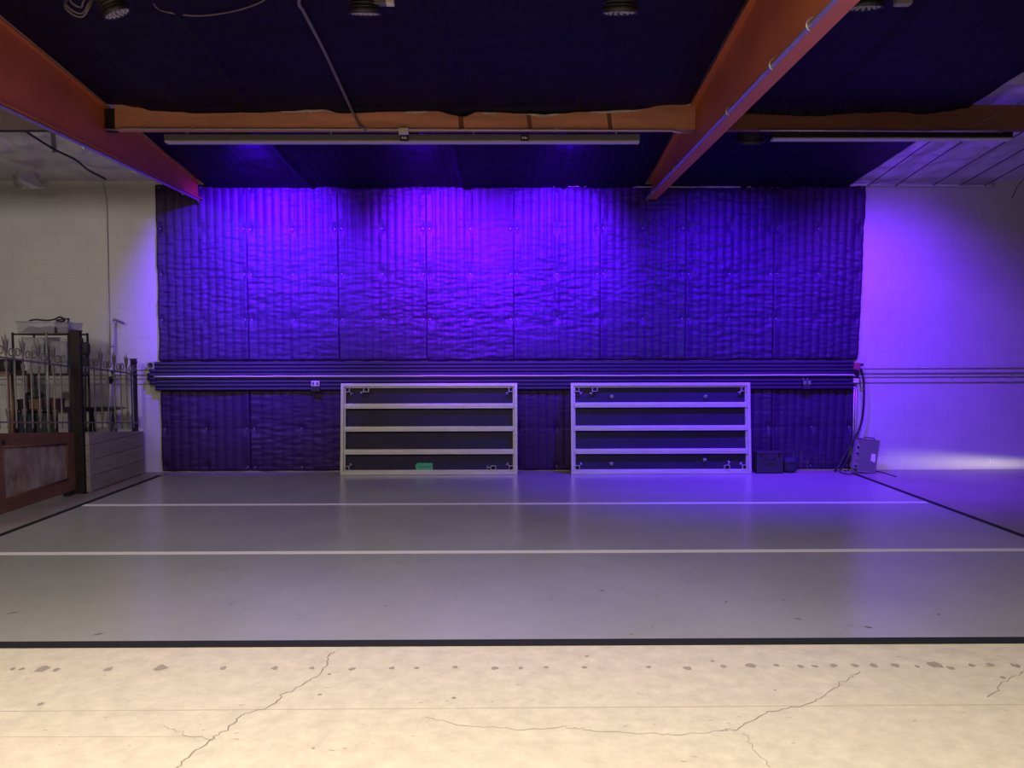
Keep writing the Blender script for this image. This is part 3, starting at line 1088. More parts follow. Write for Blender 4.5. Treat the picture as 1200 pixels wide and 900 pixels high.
m.tube(pts, .02, 8, rs=[.004 + .018 * min(1, k / 3) * (1 + .4 * noise.noise(V((k * .6, 8, 2)))) for k in range(31)])
tag(m.build('foil_roll', M_FOIL), 'crumpled silver foil hem along the top of the white wall', 'insulation')
# strings that carry the foil, running down the slope over the white wall corner
for k, (pb, ptop) in enumerate(((1022, 1096), (1055, 1136), (1099, 1179), (1131, 1230), (1160, 1275))):
    a = onc(pb, 211, .0)
    m = MB()
    x = a.x
    m.tube([(x, -0.05, zc(-.05) - .035), (x, -1.3, zc(-1.3) - .02), (x, YH + .11, zc(YH + .11) - .03)], .006, 6)
    tag(m.build('support_wire', M_CABLE), 'thin dark support wire under the silver foil, %s from the black quilt' % ORD[k], 'wire', 'support wires under the foil')
m = MB()
m.tube([onc(1200, 118, .05), ony(1143, 147, YH - .01)], .004, 6)
tag(m.build('hanging_wire', M_GWIRE), 'thin pale wire slanting from the roof foil to the shadowed header', 'wire')
m = MB()
m.tube([onc(1203, 206, .06), onc(1192, 219, .05), ony(1186, 232, -.01)], .005, 6)
tag(m.build('hanging_wire', M_CABLE), 'thin dark wire bent down from the roof edge onto the white wall', 'wire')

# ------------------------------------------------------------------ conduit and light bars along the headers
zcd = ony(600, 153.3, YH - .03).z
m = MB()
pts = [ony(121, 151.2, YH - .03), ony(135, 152.0, YH - .03), ony(147, 150.8, YH - .03), ony(160, 150.8, YH - .03)]
for p in range(200, 790, 40):
    pts.append(ony(p, 151 + 1.8 * (p - 160) / 630, YH - .03))
pts += [ony(785, 152.8, YH - .03), ony(795, 155.2, YH - .03), ony(824, 155.6, YH - .03)]
m.tube(pts, .010, 8)
o = tag(m.build('header_conduit', M_GALV), 'pale conduit clipped along the foot of the long timber header', 'conduit')
for px in (170, 226, 292, 368, 431, 508, 577, 651, 720):
    q = ony(px, 151.5 + 1.8 * (px - 160) / 630, YH - .03)
    c = MB()
    c.tube([q + V((.018 * cos(a), -.006, .018 * sin(a) + .004)) for a in [2 * pi * k / 12 for k in range(12)]], .004, 6, closed=True)
    c.build('clip', M_STEEL, o)
a, b = ony(467, 149.8, YH - .05), ony(478.5, 157, YH - .05)
c = MB()
c.span((a.x, YH - .06, b.z), (b.x, YH - .012, a.z))
c.build('junction_box', M_PALE, o, bevel=.004)
m = MB()
m.tube(smooth_path([ony(430, 152, YH - .035), ony(423, 148.5, YH - .035), ony(419, 142, YH - .035), ony(414.5, 133.5, YH - .04), onc(408, 120, .09), onc(380, 60, .09), onc(356, 14, .09), onc(350.5, 5, .09), onc(352, -12, .09)], 6), .014, 8)
tag(m.build('ceiling_conduit', M_GWIRE), 'grey conduit climbing from the long header across the black roof quilt', 'conduit')
m = MB()
m.tube([ony(890, 152.6, YH - .02), ony(1010, 153.2, YH - .02), ony(1112, 154, YH - .02), ony(1175, 154.6, YH - .02)], .008, 8)
tag(m.build('header_conduit', M_GALV), 'thin conduit along the foot of the shadowed timber header', 'conduit')


def light_bar(pxa, pxb, pya, pyb, y, label, mm, stickers):
    a, b = ony(pxa, pya, y), ony(pxb, pyb, y)
    ca = ony((pxa + pxb) / 2, pya, y).z
    cb = ony((pxa + pxb) / 2, pyb, y).z
    t = thing('light_bar', ((a.x + b.x) / 2, y, cb), label, 'light fixture', 'long bars hung under the headers')
    m = MB()
    m.prism([(a.x, y, cb + .022), (a.x, y, ca), (a.x, y + .10, ca), (a.x, y + .10, cb + .022)], (b.x - a.x, 0, 0))
    m.build('housing', mm, t, bevel=.003)
    m = MB()
    m.prism([(a.x + .005, y + .004, cb + .021), (a.x + .005, y - .004, cb + .006), (a.x + .005, y + .012, cb), (a.x + .005, y + .09, cb), (a.x + .005, y + .098, cb + .021)], (b.x - a.x - .01, 0, 0))
    m.build('diffuser', M_PALE, t)
    for px in stickers:
        q = ony(px, (pya + pyb) / 2 - .3, y)
        m = MB()
        m.span((q.x - .045, y - .003, q.z - .032), (q.x + .045, y, q.z + .032))
        o = m.build('label_plate', M_BLACK, t)
        m = MB()
        for k in range(4):
            m.span((q.x - .028 + k * .014, y - .005, q.z - .010), (q.x - .018 + k * .014, y - .002, q.z + (.014 if k % 2 == 0 else .004)))
        m.build('lettering', M_WHITE, o)
    n = 4
    for k in range(n):
        m = MB()
        x = lerp(a.x + .25, b.x - .25, k / (n - 1))
        m.tube([(x, y + .01, ca - .002), (x, y + .01, ca + .015), (x, YH + .07, zh0 - .004), (x, YH + .07, zh0 - .001)], .006, 6)
        m.build('hanger_rod', M_STEEL, t)


light_bar(192, 750, 157.2, 166.6, YH + .14, 'long grey bar with two small labels hung under the long timber header', M_GREYP, (474, 615))
light_bar(906, 1187, 153.5, 163.3, YH + .14, 'shorter dark bar with pale lower edge under the shadowed timber header', M_BLACK, ())  # black housing: shade from the beam is put into its colour
m = MB()
for (pa, pb) in ((1096, 1168),):
    m.span(ony(pa, 152.6, YH - .04), ony(pb, 154.6, YH - .02))
tag(m.build('metal_strip', M_GALV), 'short shiny metal strip above the shorter dark bar', 'strip')


# ------------------------------------------------------------------ wash lights
def par(loc, direction, label, rad=0.13, length=0.24, lit=None, group='round stage lights under the roof', cat='stage light', roll_to=None, hang=None):
    """LED par can: finned body, rim, lens with rows of diodes, yoke and clamp; local -z is the beam"""
    d = V(direction).normalized()
    rot = (-d).to_track_quat('Z', 'Y').to_matrix()
    t = thing('par_light', loc, label, cat, group, rot)
    m = MB()
    prof = [(0.0, length), (rad * .55, length), (rad * .72, length * .92)]
    for k in range(7):
        z = length * (.85 - k * .11)
        prof += [(rad * .80, z), (rad * .96, z - .004), (rad * .96, z - .014), (rad * .80, z - .018)]
    prof += [(rad * .95, .03), (rad, .02), (rad, -.012), (rad * .93, -.012), (rad * .92, .004), (0, .004)]
    m.lathe(prof, 28)
    m.build('can', M_BLACK, t, local=True)
    m = MB()
    m.lathe([(0, .006), (rad * .9, .006)], 24)
    for (rr, n) in ((rad * .25, 5), (rad * .52, 10), (rad * .78, 15)):
        for k in range(n):
            a = 2 * pi * k / n
            m.lathe([(.013, .002), (.012, -.006), (.006, -.010), (0, -.011)], 7, 0, Matrix.Translation((rr * cos(a), rr * sin(a), 0)))
    m.build('lens', M_LENS, t, local=True)
    # yoke reaching up to the roof in world space
    inv = t.matrix_basis.inverted()
    top = V(loc) + V((0, 0, zc(loc[1]) - loc[2] - .03)) if hang is None else V(hang)
    m = MB()
    cen = V((0, 0, length * .45))
    wc = t.matrix_basis @ cen
    lim = min(zc(y) - .085 for y in (wc.y - .1, wc.y + .1)) - wc.z
    h = max(.03, min(rad + .06, lim - .03))
    pts = [wc + V((-rad - .02, 0, 0)), wc + V((-rad - .02, 0, h)), wc + V((rad + .02, 0, h)), wc + V((rad + .02, 0, 0))]
    m.tube(pts, .009, 6)
    for s in (-1, 1):
        m.cyl(wc + V((s * (rad + .035), 0, 0)), wc + V((s * (rad - .02), 0, 0)), .02, n=10)
    m.tube([wc + V((0, 0, h - .005)), wc + V((0, 0, max(h + .01, lim)))], .012, 8)
    m.build('yoke', M_BLACK, t)
    return t


def spot(loc, target, col, watts, deg, blend, size=.06):
    l = bpy.data.lights.new('wash_beam', 'SPOT')
    l.energy = watts
    l.color = col
    l.spot_size = radians(deg)
    l.spot_blend = blend
    l.shadow_soft_size = size
    o = bpy.data.objects.new('wash_beam', l)
    COL.objects.link(o)
    o.location = loc
    o.rotation_euler = (V(target) - V(loc)).to_track_quat('-Z', 'Y').to_euler()
    return o


BLUE = (0.12, 0.004, 1.0)
VIO = (0.165, 0.004, 1.0)
SP = [  # px, target (px,py on wall), colour, watts, cone
    (283, (318, 312), BLUE, 3900, 78, 'wash light behind the long bar, the one towards the iron fence'),
    (478, (516, 312), VIO, 3800, 68, 'wash light behind the labelled middle of the long bar'),
    (676, (645, 310), BLUE, 3500, 68, 'wash light behind the plain end of the long bar'),
    (880, (850, 485), (0.085, 0.002, 1.0), 1800, 116, 'round black wash light seen just beyond the orange beam'),
    (1075, (1024, 470), (0.15, 0.018, 1.0), 1050, 106, 'round black wash light peeking under the shorter dark bar'),
]
for (px, tg, col, wt, deg, lab) in SP:
    yL = YH + .42
    loc = ony(px, (163 if px == 880 else 158) if px < 1000 else 159, yL)
    T = ony(*tg)
    d = (T - loc).normalized()
    par(loc, d, lab, rad=.16 if px == 880 else .12, length=.22)
    spot(loc + d * .03, T, col, wt, deg, 1.0)
    if px != 880:      # each lamp also spills a little onto the roof above its beam
        spot(loc + d * .03, ony(tg[0], 206), col, wt * .075, 80, 1.0)

par(onz(428, 15, 4.17), (0.0, .30, -1), 'round stage light with diode lens beside a pale label on the roof', rad=.12)
par(onz(726, 14, 4.17), (0.0, .28, -1), 'round ribbed stage light hanging alone over the middle of the room', rad=.135)
par(onz(137, 15, 4.17), (.42, .25, -1), 'tilted stage light beside a coil of cable near the orange beam', rad=.10)
par(onz(1013, 8, 4.17), (0, .25, -1), 'dark stage light close behind the orange beam over the stage frame', rad=.13)
a = onc(441, 4, .12)
for (p0, p1, y0, y1, mm, lab) in ((436, 461, -6, 3.6, M_PALE, 'pale label box beside the round stage light on the roof'), (1051, 1070, -6, 4, M_LILAC, 'pale lavender box hanging from the roof past the orange beam')):
    A, B = onz(p0, y1, 4.2), onz(p1, y0, 4.2)
    A2 = ony(p0, y1, A.y)
    B2 = ony(p1, y0, A.y)
    m = MB()
    m.span((A2.x, A.y, A2.z), (lerp(A2.x, B2.x, .62), A.y + .06, A2.z + .12), 1 if p0 < 500 else 0)
    m.span((lerp(A2.x, B2.x, .63), A.y, A2.z), (B2.x, A.y + .06, A2.z + .12))
    m.span(((A2.x + B2.x) / 2 - .01, A.y + .02, A2.z + .11), ((A2.x + B2.x) / 2 + .01, A.y + .04, zc(A.y) - .03))
    tag(m.build('control_box', [mm, M_GREYP], bevel=.003), lab, 'box')
for px in (428, 726):
    q = onz(px, 16, 4.14)
    spot(q, onz(335, 745) if px == 428 else onz(740, 735), (0.36, .22, 1.0), 150, 44, 1.0)
# coil of cable and a drooping wire near the roof
m = MB()
c0 = onz(92, 3, 4.22)
for (r, dz) in ((.095, 0), (.055, .03), (.09, .02)):
    m.tube([c0 + V((r * cos(a), .02 * sin(3 * a), r * sin(a) + dz)) for a in [2 * pi * k / 24 for k in range(24)]], .007, 6, closed=True)
m.tube([c0 + V((0, 0, .09)), (c0.x, c0.y, zc(c0.y) - .03)], .006, 6)
tag(m.build('cable_coil', M_GWIRE), 'coil of grey cable hanging from the roof by the tilted stage light', 'cable')
m = MB()
m.tube(smooth_path([onc(184, -6, .05), onc(181, 6, .05), onc(195, 14, .06), onc(232, 18.5, .07), onc(270, 14, .06), onc(300, 5, .05), onc(316, -4, .05)]), .006, 6)
tag(m.build('hanging_wire', M_GWIRE), 'drooping grey wire slung under the black roof quilt', 'wire')

# things over the storage corner: pipe, strap and loose foil
m = MB()
m.tube(smooth_path([onc(18, 146, .1), onc(60, 173, .12), onc(88, 187, .12), onc(103, 199, .10), onc(124, 210, .08)]), .013, 8)
tag(m.build('black_pipe', M_CABLE), 'black pipe running down under the silver foil above the storage corner', 'pipe')
a = onc(60, 150, .05)
b = onc(63.5, 179, .12)
m = MB()
P = [onc(58.5, 148, .04), onc(63.5, 148, .04), onc(66, 179, .13), onc(61, 179, .13)]
m.prism(P, (0, .012, .003))
tag(m.build('hanger_strap', M_GREYP), 'flat metal hanger strap by the orange beam above the storage corner', 'strap')
m = MB()
P = [onc(14, 205, .05), onc(40, 198, .05), onc(53, 221, .0), onc(20, 221.5, .0)]
yy = -.35
pts = [ony(12, 206, yy), ony(24, 199, yy), ony(38, 198, yy + .1), ony(46, 210, yy - .05), ony(53, 220.5, yy), ony(34, 221.5, yy - .08), ony(21, 221, yy)]


def flap(u, v):
    a = pts[0].lerp(pts[1], min(1, u * 2)) if u < .5 else pts[1].lerp(pts[2], u * 2 - 1)
    b = pts[6].lerp(pts[5], min(1, u * 2)) if u < .5 else pts[5].lerp(pts[4], u * 2 - 1)
    p = a.lerp(b, v)
    p.y += .07 * noise.noise(V((u * 3, v * 3, 3))) - .10 * sin(pi * v) * sin(pi * u)
    return p


m.grid(flap, 16, 12)
o = m.build('foil_flap', M_FOIL)
s = o.modifiers.new('thickness', 'SOLIDIFY')
s.thickness = .004
tag(o, 'loose flap of silver foil hanging from the roof edge over the storage corner', 'insulation')
m = MB()
m.tube(smooth_path([ony(119, 211, -.03), ony(121.5, 222, -.02), ony(124, 236, -.018), ony(125, 262, -.018), ony(126.5, 330, -.018), ony(128, 415, -.018)], 5), .010, 8)
o = tag(m.build('wall_conduit', M_WALL), 'thin painted conduit running down the white wall behind the bent pole', 'conduit')

# ------------------------------------------------------------------ gate, fence, posts
GX = -5.05          # plane of the wooden gate
PX = -4.92          # plane of the plank panel


def zt(y):          # the tops slope down towards the wall
    return 0.868 - 0.104 * (y + 2.9)


# worn red gate panel
ya, yb = -3.55, -1.535
t = thing('wooden_gate', (GX, (ya + yb) / 2, 0), 'worn red-brown wooden gate panel below the iron railing', 'gate')
z0 = .05
fy0, fy1 = onx(5, 560, GX).y, onx(80, 540, GX).y
zi0 = 0.20
rail = .135
m = MB()
m.prism([(GX, ya, z0), (GX, fy0, z0), (GX, fy0, zt(fy0)), (GX, ya, zt(ya))], (-.05, 0, 0))
m.build('stile', M_REDW, t, bevel=.004)
m = MB()
m.prism([(GX, fy1, z0), (GX, yb, z0), (GX, yb, zt(yb)), (GX, fy1, zt(fy1))], (-.05, 0, 0))
m.build('stile', M_REDW, t, bevel=.004)
m = MB()
m.prism([(GX, fy0, zt(fy0) - rail), (GX, fy1, zt(fy1) - rail), (GX, fy1, zt(fy1)), (GX, fy0, zt(fy0))], (-.05, 0, 0))
m.build('top_rail', M_REDW, t, bevel=.004)
m = MB()
m.prism([(GX, fy0, z0), (GX, fy1, z0), (GX, fy1, zi0), (GX, fy0, zi0)], (-.05, 0, 0))
m.build('bottom_rail', M_REDW, t, bevel=.004)
m = MB()
m.prism([(GX - .018, fy0, zi0), (GX - .018, fy1, zi0), (GX - .018, fy1, zt(fy1) - rail), (GX - .018, fy0, zt(fy0) - rail)], (-.02, 0, 0))
o = m.build('center_board', M_WORN, t)
o['label'] = 'scraped board with pale bare patches'
m = MB()
P = [V((GX - .006, fy0, zi0)), V((GX - .004, fy1, zi0)), V((GX - .004, fy1, zt(fy1) - rail)), V((GX - .004, fy0, zt(fy0) - rail))]
for i in range(4):
    a, b = P[i], P[(i + 1) % 4]
    m.tube([a, b], .010, 8)
m.build('moulding', M_REDW, t)
m = MB()
for y in (-3.4, -1.65):
    m.span((GX - .06, y - .05, 0.0), (GX + .01, y + .05, z0 + .002))
m.build('foot', M_BLACK, t)
m = MB()
y = onx(3, 517, GX).y
m.cyl((GX, y, zt(y) - .09), (GX + .012, y, zt(y) - .09), .022, n=12)
m.build('lock_hole', M_BLACK, t)

# grey plank panel
ya2, yb2 = -1.50, -0.10
t = thing('plank_barrier', (PX, (ya2 + yb2) / 2, 0), 'grey weathered plank barrier below the railing, between dark post and wall', 'barrier')
zs = [0.012, .195, .385, .565, .80]
for k in range(4):
    m = MB()
    lo, hi = zs[k], zs[k + 1] - .006
    if k < 3:
        if hi <= zt(yb2):
            poly = [(PX, ya2, lo), (PX, yb2, lo), (PX, yb2, hi), (PX, ya2, hi)]
        else:
            yc = -2.9 + (0.868 - hi) / 0.104
            poly = [(PX, ya2, lo), (PX, yb2, lo), (PX, yb2, zt(yb2)), (PX, yc, hi), (PX, ya2, hi)]
    else:
        yc = -2.9 + (0.868 - lo) / 0.104
        poly = [(PX, ya2, lo), (PX, min(yc, yb2), lo), (PX, ya2, zt(ya2))] if yc < yb2 else [(PX, ya2, lo), (PX, yb2, lo), (PX, yb2, zt(yb2)), (PX, ya2, zt(ya2))]
    m.prism(poly, (-.03, 0, 0))
    m.build('plank', M_GREYW, t, bevel=.004)
m = MB()
m.prism([(PX + .012, ya2 + .004, 0.005), (PX + .012, ya2 + .07, 0.005), (PX + .012, ya2 + .07, zt(ya2) - .005), (PX + .012, ya2 + .004, zt(ya2))], (-.012, 0, 0))
m.build('edge_batten', M_GREYW, t, bevel=.003)
m = MB()
m.span((PX - .07, ya2 + .02, 0.0), (PX - .03, yb2 - .02, .05))
m.build('sill', M_GREYW, t)


# dark square post between them
py0 = -1.515
pt = onx(86, 387, -5.0).z
t = thing('gate_post', (-5.0, py0, 0), 'tall dark square post between the worn gate and the plank panel', 'post')
m = MB()
m.span((-5.075, py0 - .03, 0.0), (-4.955, py0 + .03, pt - .01))
m.build('shaft', M_POST, t, bevel=.006)
m = MB()
m.span((-5.082, py0 - .036, pt - .012), (-4.948, py0 + .036, pt))
m.build('cap', M_POST, t, bevel=.004)
m = MB()
m.span((-5.03, py0 - .036, 0.0), (-4.93, py0 + .05, .012))
m.build('base_plate', M_POST, t)
for s, nm in ((-1, 'bracket'), (1, 'bracket')):
    m = MB()
    m.ball((-5.015 + s * .062, py0, pt - .12), .03, (.8, .8, 1.6))
    m.ball((-5.015 + s * .062, py0, pt - .27), .016, (.8, .8, 1.6))
    m.build(nm, M_POST, t)

# thin post at the far end
ty = -0.19
ttop = onx(166, 420, PX - .06).z
t = thing('fence_post', (PX - .07, ty, 0), 'thin dark post at the wall end of the iron railing', 'post')
m = MB()
m.span((PX - .105, ty - .03, 0), (PX - .045, ty + .03, ttop - .01))
m.build('shaft', M_POST, t, bevel=.004)
m = MB()
m.span((PX - .112, ty - .036, ttop - .012), (PX - .04, ty + .036, ttop))
m.build('cap', M_POST, t)
m = MB()
m.ball((PX - .045, ty - .02, ttop - .045), .03)
m.ball((PX - .075, ty - .035, .66), .024)
m.build('hinge', M_POST, t)


def iron_fence(x, y_list, y0, y1, label, first_long):
    t = thing('iron_railing', (x, (y0 + y1) / 2, zt((y0 + y1) / 2)), label, 'railing', 'wrought iron railings')
    rb = lambda y: zt(y) + .112
    rt = lambda y: zt(y) + .765
    for f in (rb, rt):
        m = MB()
        m.prism([(x - .007, y0, f(y0) - .009), (x - .007, y1, f(y1) - .009), (x - .007, y1, f(y1) + .009), (x - .007, y0, f(y0) + .009)], (.014, 0, 0))
        m.build('rail', M_IRON, t)

    def leaf(m, c, dy, dz, w):
        """slim pointed leaf"""
        d = V((0, dy, dz))
        L = d.length
        n = V((0, -dz, dy)).normalized() * w
        c = V(c)
        m.prism([c - n * .4 + V((-.005, 0, 0)), c + d * .45 - n + V((-.005, 0, 0)), c + d + V((-.005, 0, 0)), c + d * .45 + n + V((-.005, 0, 0)), c + n * .4 + V((-.005, 0, 0))], (.010, 0, 0))

    for i, y in enumerate(y_list):
        long_ = (i % 2 == 0) == first_long
        m = MB()
        b, tp = rb(y), rt(y)
        m.tube([(x, y, b - .07), (x, y, b - .055), (x, y, b - .03), (x, y, tp + (.10 if long_ else .02))], .0085, 6, rs=[.002, .012, .0085, .0085])
        m.build('picket', M_IRON, t)
        if long_:
            f = MB()
            f.lathe([(0, .27), (.012, .20), (.020, .13), (.010, .08), (.016, .06), (.008, .03), (.013, .01), (.009, 0)], 8, 0, Matrix.Translation((x, y, tp)))
            leaf(f, (x, y, tp + .03), -.055, .19, .010)
            leaf(f, (x, y, tp + .03), .045, .17, .010)
            f.build('finial', M_IRON, t)
            f = MB()               # spear head above the lower rail
            for s in (-1, 1):
                leaf(f, (x, y, b + .03), s * .034, .115, .010)
            f.lathe([(.009, .13), (.017, .09), (.009, .02)], 8, 0, Matrix.Translation((x, y, b)))
            f.build('arrowhead', M_IRON, t)
            f = MB()               # and one below the upper rail
            for s in (-1, 1):
                leaf(f, (x, y, tp - .13), s * .030, .09, .008)
            f.lathe([(.009, .10), (.013, .05), (.009, .0)], 8, 0, Matrix.Translation((x, y, tp - .13)))
            f.build('arrowhead', M_IRON, t)
        else:
            for s in (-1, 1):
                f = MB()
                pts = []
                for k in range(22):
                    a = k / 21 * 2.35 * pi
                    r = .052 * (1 - .62 * k / 21)
                    pts.append(V((x, y + s * (.052 - r * cos(a)), tp + .045 + r * sin(a) + .02)))
                pts = [V((x, y + s * .004, tp + .008)), V((x, y + s * .001, tp + .035))] + pts
                f.tube(pts, .0065, 6)
                f.build('scroll', M_IRON, t)
            f = MB()
            f.lathe([(0, .11), (.010, .075), (.007, .05), (.012, .04), (.008, .01)], 8, 0, Matrix.Translation((x, y, tp)))
            f.build('finial', M_IRON, t)
    return t


iron_fence(GX - .025, [-2.68 + .135 * k - .27 for k in range(-2, 11) if -2.95 + .135 * k < -1.62], -3.55, -1.56, 'iron railing with scrolls and spear tops above the worn red gate', True)
iron_fence(PX - .03, [-1.26 + .1565 * k for k in range(7)], -1.48, -0.20, 'shorter iron railing with spear tops above the grey plank panel', False)

# ------------------------------------------------------------------ storage corner behind the railing
YSF, YSB = -0.95, -0.52
x15, x79 = ony(15, 400, YSF).x, ony(80.5, 400, YSF).x
x55 = ony(55.5, 400, YSF).x
zt_, z2_, z3_ = ony(40, 390.5, YSF).z, ony(40, 438, YSF).z, ony(40, 480, YSF).z
t = thing('storage_rack', ((x15 + x79) / 2, (YSF + YSB) / 2, 0), 'black metal storage rack loaded with bins behind the worn gate', 'rack')
for (x, y) in ((x15, YSF), (x79, YSF), (x15, YSB), (x79, YSB)):
    m = MB()
    m.tube([(x, y, 0), (x, y, zt_ + .01)], .014, 8)
    m.build('upright', M_BLACK, t)
for z in (zt_, z2_, z3_, .45):
    m = MB()
    m.span((x15, YSF, z - .022), (x79, YSB, z))
    m.build('shelf', M_POST, t, bevel=.003)
m = MB()
m.tube([(x55, YSF - .02, .35), (x55, YSF - .02, zt_ + .02)], .012, 8)
tag(m.build('chrome_pole', M_GALV), 'pale metal pole standing against the front of the storage rack', 'pole')


def snap(z):
    return min((zt_, z2_, z3_, .45), key=lambda q: abs(q - z)) + .001


def tub(pxa, pya, pxb, pyb, y, dep, label, mm, taper=.93, fill=None, lid=None):
    a, b = ony(pxa, pya, y), ony(pxb, pyb, y)
    b.z = snap(b.z)
    t = thing('storage_bin', ((a.x + b.x) / 2, y + dep / 2, b.z), label, 'storage bin', 'plastic bins on the storage rack')
    cx, cy = (a.x + b.x) / 2, y + dep / 2
    hw, hd, H = (b.x - a.x) / 2, dep / 2, a.z - b.z
    m = MB()
    def ringp(s, z, w=0):
        return [V((cx + sx * (hw * s - w), cy + sy * (hd * s - w), z)) for sx, sy in ((-1, -1), (1, -1), (1, 1), (-1, 1))]
    A, B, Cc, Dd = ringp(taper, b.z), ringp(1, a.z), ringp(1, a.z, .006), ringp(taper, b.z + .006, .006)
    vs = A + B + Cc + Dd
    fs = [(3, 2, 1, 0), (12, 13, 14, 15)]
    for k in range(3):
        fs += [(4 * k + i, 4 * k + (i + 1) % 4, 4 * k + 4 + (i + 1) % 4, 4 * k + 4 + i) for i in range(4)]
    m.add(vs, fs)
    m.build('tub', mm, t)
    m = MB()
    P = ringp(1.0, a.z)
    m.tube(P, .009, 6, closed=True)
    m.build('rim', mm, t)
    if fill:
        m = MB()
        def heap(u, v):
            x, yy = lerp(-hw * .84, hw * .84, u), lerp(-hd * .84, hd * .84, v)
            e = min(1, 8 * min(u, 1 - u), 8 * min(v, 1 - v))
            return V((cx + x, cy + yy, b.z + .012 + H * fill * e * (.75 + .5 * noise.noise(V((x * 7, yy * 7, pxa))))))
        m.grid(heap, 24, 16)
        m.build('contents', M_NAVY, t)
    return t, a, b


tub(18.5, 377, 64.5, 390.5, YSF + .02, .38, 'translucent bin of dark cables on the rack top beside the small bin', M_CLEAR, .93, .62)
tub(65.5, 378.5, 79.5, 390.5, YSF + .02, .34, 'small translucent bin on the rack top beside the gate post', M_CLEAR, .9, .5)
tub(28, 396, 52.5, 438, YSF + .03, .36, 'tall translucent bin full of dark cloth on the upper shelf', M_CLEAR, .92, .85)
tub(57, 401, 79, 438, YSF + .03, .36, 'pale translucent bin half empty on the upper shelf near the gate post', M_CLEAR, .92, .45)
m = MB()
pts = [ony(34, 376, -.8), ony(42, 374.5, -.8), ony(55, 375.5, -.82), ony(64, 374, -.8), ony(70, 371.5, -.8), ony(76, 374.5, -.82), ony(72, 377, -.8), ony(66, 375.5, -.84), ony(78, 373.8, -.8), ony(80.5, 374, -.8), ony(79.5, 379, -.9)]
m.tube(smooth_path(pts), .011, 7)
tag(m.build('loose_cable', M_CABLE), 'loose black cable heaped across the top of the translucent bins', 'cable')


def carton(pxa, pya, pxb, pyb, y, dep, name, label, mm, cat, lid=True):
    a, b = ony(pxa, pya, y), ony(pxb, pyb, y)
    if y < -.8:
        b.z = snap(b.z)
    t = thing(name, ((a.x + b.x) / 2, y + dep / 2, b.z), label, cat)
    m = MB()
    m.span((a.x, y, b.z), (b.x, y + dep, a.z - .015))
    m.build('body', mm, t, bevel=.006)
    m = MB()
    m.span((a.x - .005, y - .005, a.z - .03), (b.x + .005, y + dep + .005, a.z))
    m.build('lid', mm, t, bevel=.004)
    return t, a, b


carton(33.5, 468, 48.5, 480, YSF + .04, .3, 'carton', 'brown carton on the lower shelf under the coiled hose', M_BROWN, 'box')
m = MB()
c0 = ony(40, 464.5, YSF + .15)
for k in range(3):
    m.tube([c0 + V((.085 * cos(a), .03 * k - .02, .032 + .045 * sin(a) - .012)) for a in [2 * pi * j / 20 for j in range(20)]], .014, 8, closed=True)
tag(m.build('hose_coil', M_BLACK), 'dark coiled hose lying on the brown carton on the rack', 'hose')
carton(60, 467.5, 65.5, 480, YSF + .04, .2, 'carton', 'slim reddish brown carton on the lower shelf by the gate post', M_BROWN, 'box')
m = MB()
a, b = ony(51.5, 462, YSF + .1), ony(56, 480, YSF + .1)
xc, hh = (a.x + b.x) / 2, a.z - b.z
m.lathe([(0, 0), (.027, 0), (.028, .02), (.028, hh * .55), (.012, hh * .75), (.011, hh * .9), (.014, hh * .92), (.014, hh), (0, hh)], 16, 0, Matrix.Translation((xc, YSF + .1, b.z)))
tag(m.build('dark_bottle', M_BLACK), 'tall dark bottle on the lower shelf behind the spear tips', 'bottle')
carton(20, 468, 32, 480, YSF + .06, .3, 'tool_box', 'black tool box at the fence end of the lower shelf', M_BLACK, 'box')
carton(18, 483, 40, 511, YSF + .05, .36, 'fabric_bin', 'dark navy fabric bin low on the rack behind the red gate', M_NAVY, 'storage bin')
carton(42, 484, 66, 511, YSF + .05, .36, 'fabric_bin', 'black fabric bin low on the rack beside the grey box', M_DARK, 'storage bin')
carton(67.5, 482, 80, 511, YSF + .05, .3, 'carton', 'pale grey box low on the rack beside the dark gate post', M_LILAC, 'box')
# things left of the rack
carton(-12, 421, 13, 435, -.75, .25, 'speaker_cabinet', 'black speaker cabinet on the narrow table beside the rack', M_BLACK, 'speaker')
a, b = ony(-14, 435.5, -.85), ony(14, 440, -.85)
t = thing('side_table', ((a.x + b.x) / 2, -.6, 0), 'narrow brown table under the black speaker cabinet', 'table')
m = MB()
m.span((a.x, -.88, a.z - .035), (b.x - .02, -.4, a.z))
m.build('tabletop', M_BROWN, t, bevel=.004)
for (x, y) in ((a.x + .03, -.85), (b.x - .05, -.85), (a.x + .03, -.43), (b.x - .05, -.43)):
    m = MB()
    m.tube([(x, y, 0), (x, y, a.z - .034)], .018, 8)
    m.build('leg', M_BROWN, t)
m = MB()
m.span((a.x + .02, -.86, .50), (b.x - .05, -.42, .53))
m.build('lower_shelf', M_BROWN, t)
m = MB()
A, B = ony(7.5, 469, -1.05), ony(11.3, 500, -1.05)
m.prism([(A.x, -1.05, 0), (B.x, -1.05, 0), (B.x, -.95, A.z), (A.x, -.95, A.z)], (0, .025, 0))
tag(m.build('leaning_board', M_BROWN), 'narrow brown board leaning on the table side by the rack', 'board')
m = MB()
A, B = ony(23.5, 461.5, -1.12), ony(27, 500, -1.12)
m.tube([(lerp(A.x, B.x, .5), -1.10, 0.0), (lerp(A.x, B.x, .5), -1.02, A.z)], .018, 8, rs=[.012, .02])
tag(m.build('black_stick', M_BLACK), 'black stick propped upright against the lower rack shelves', 'stick')

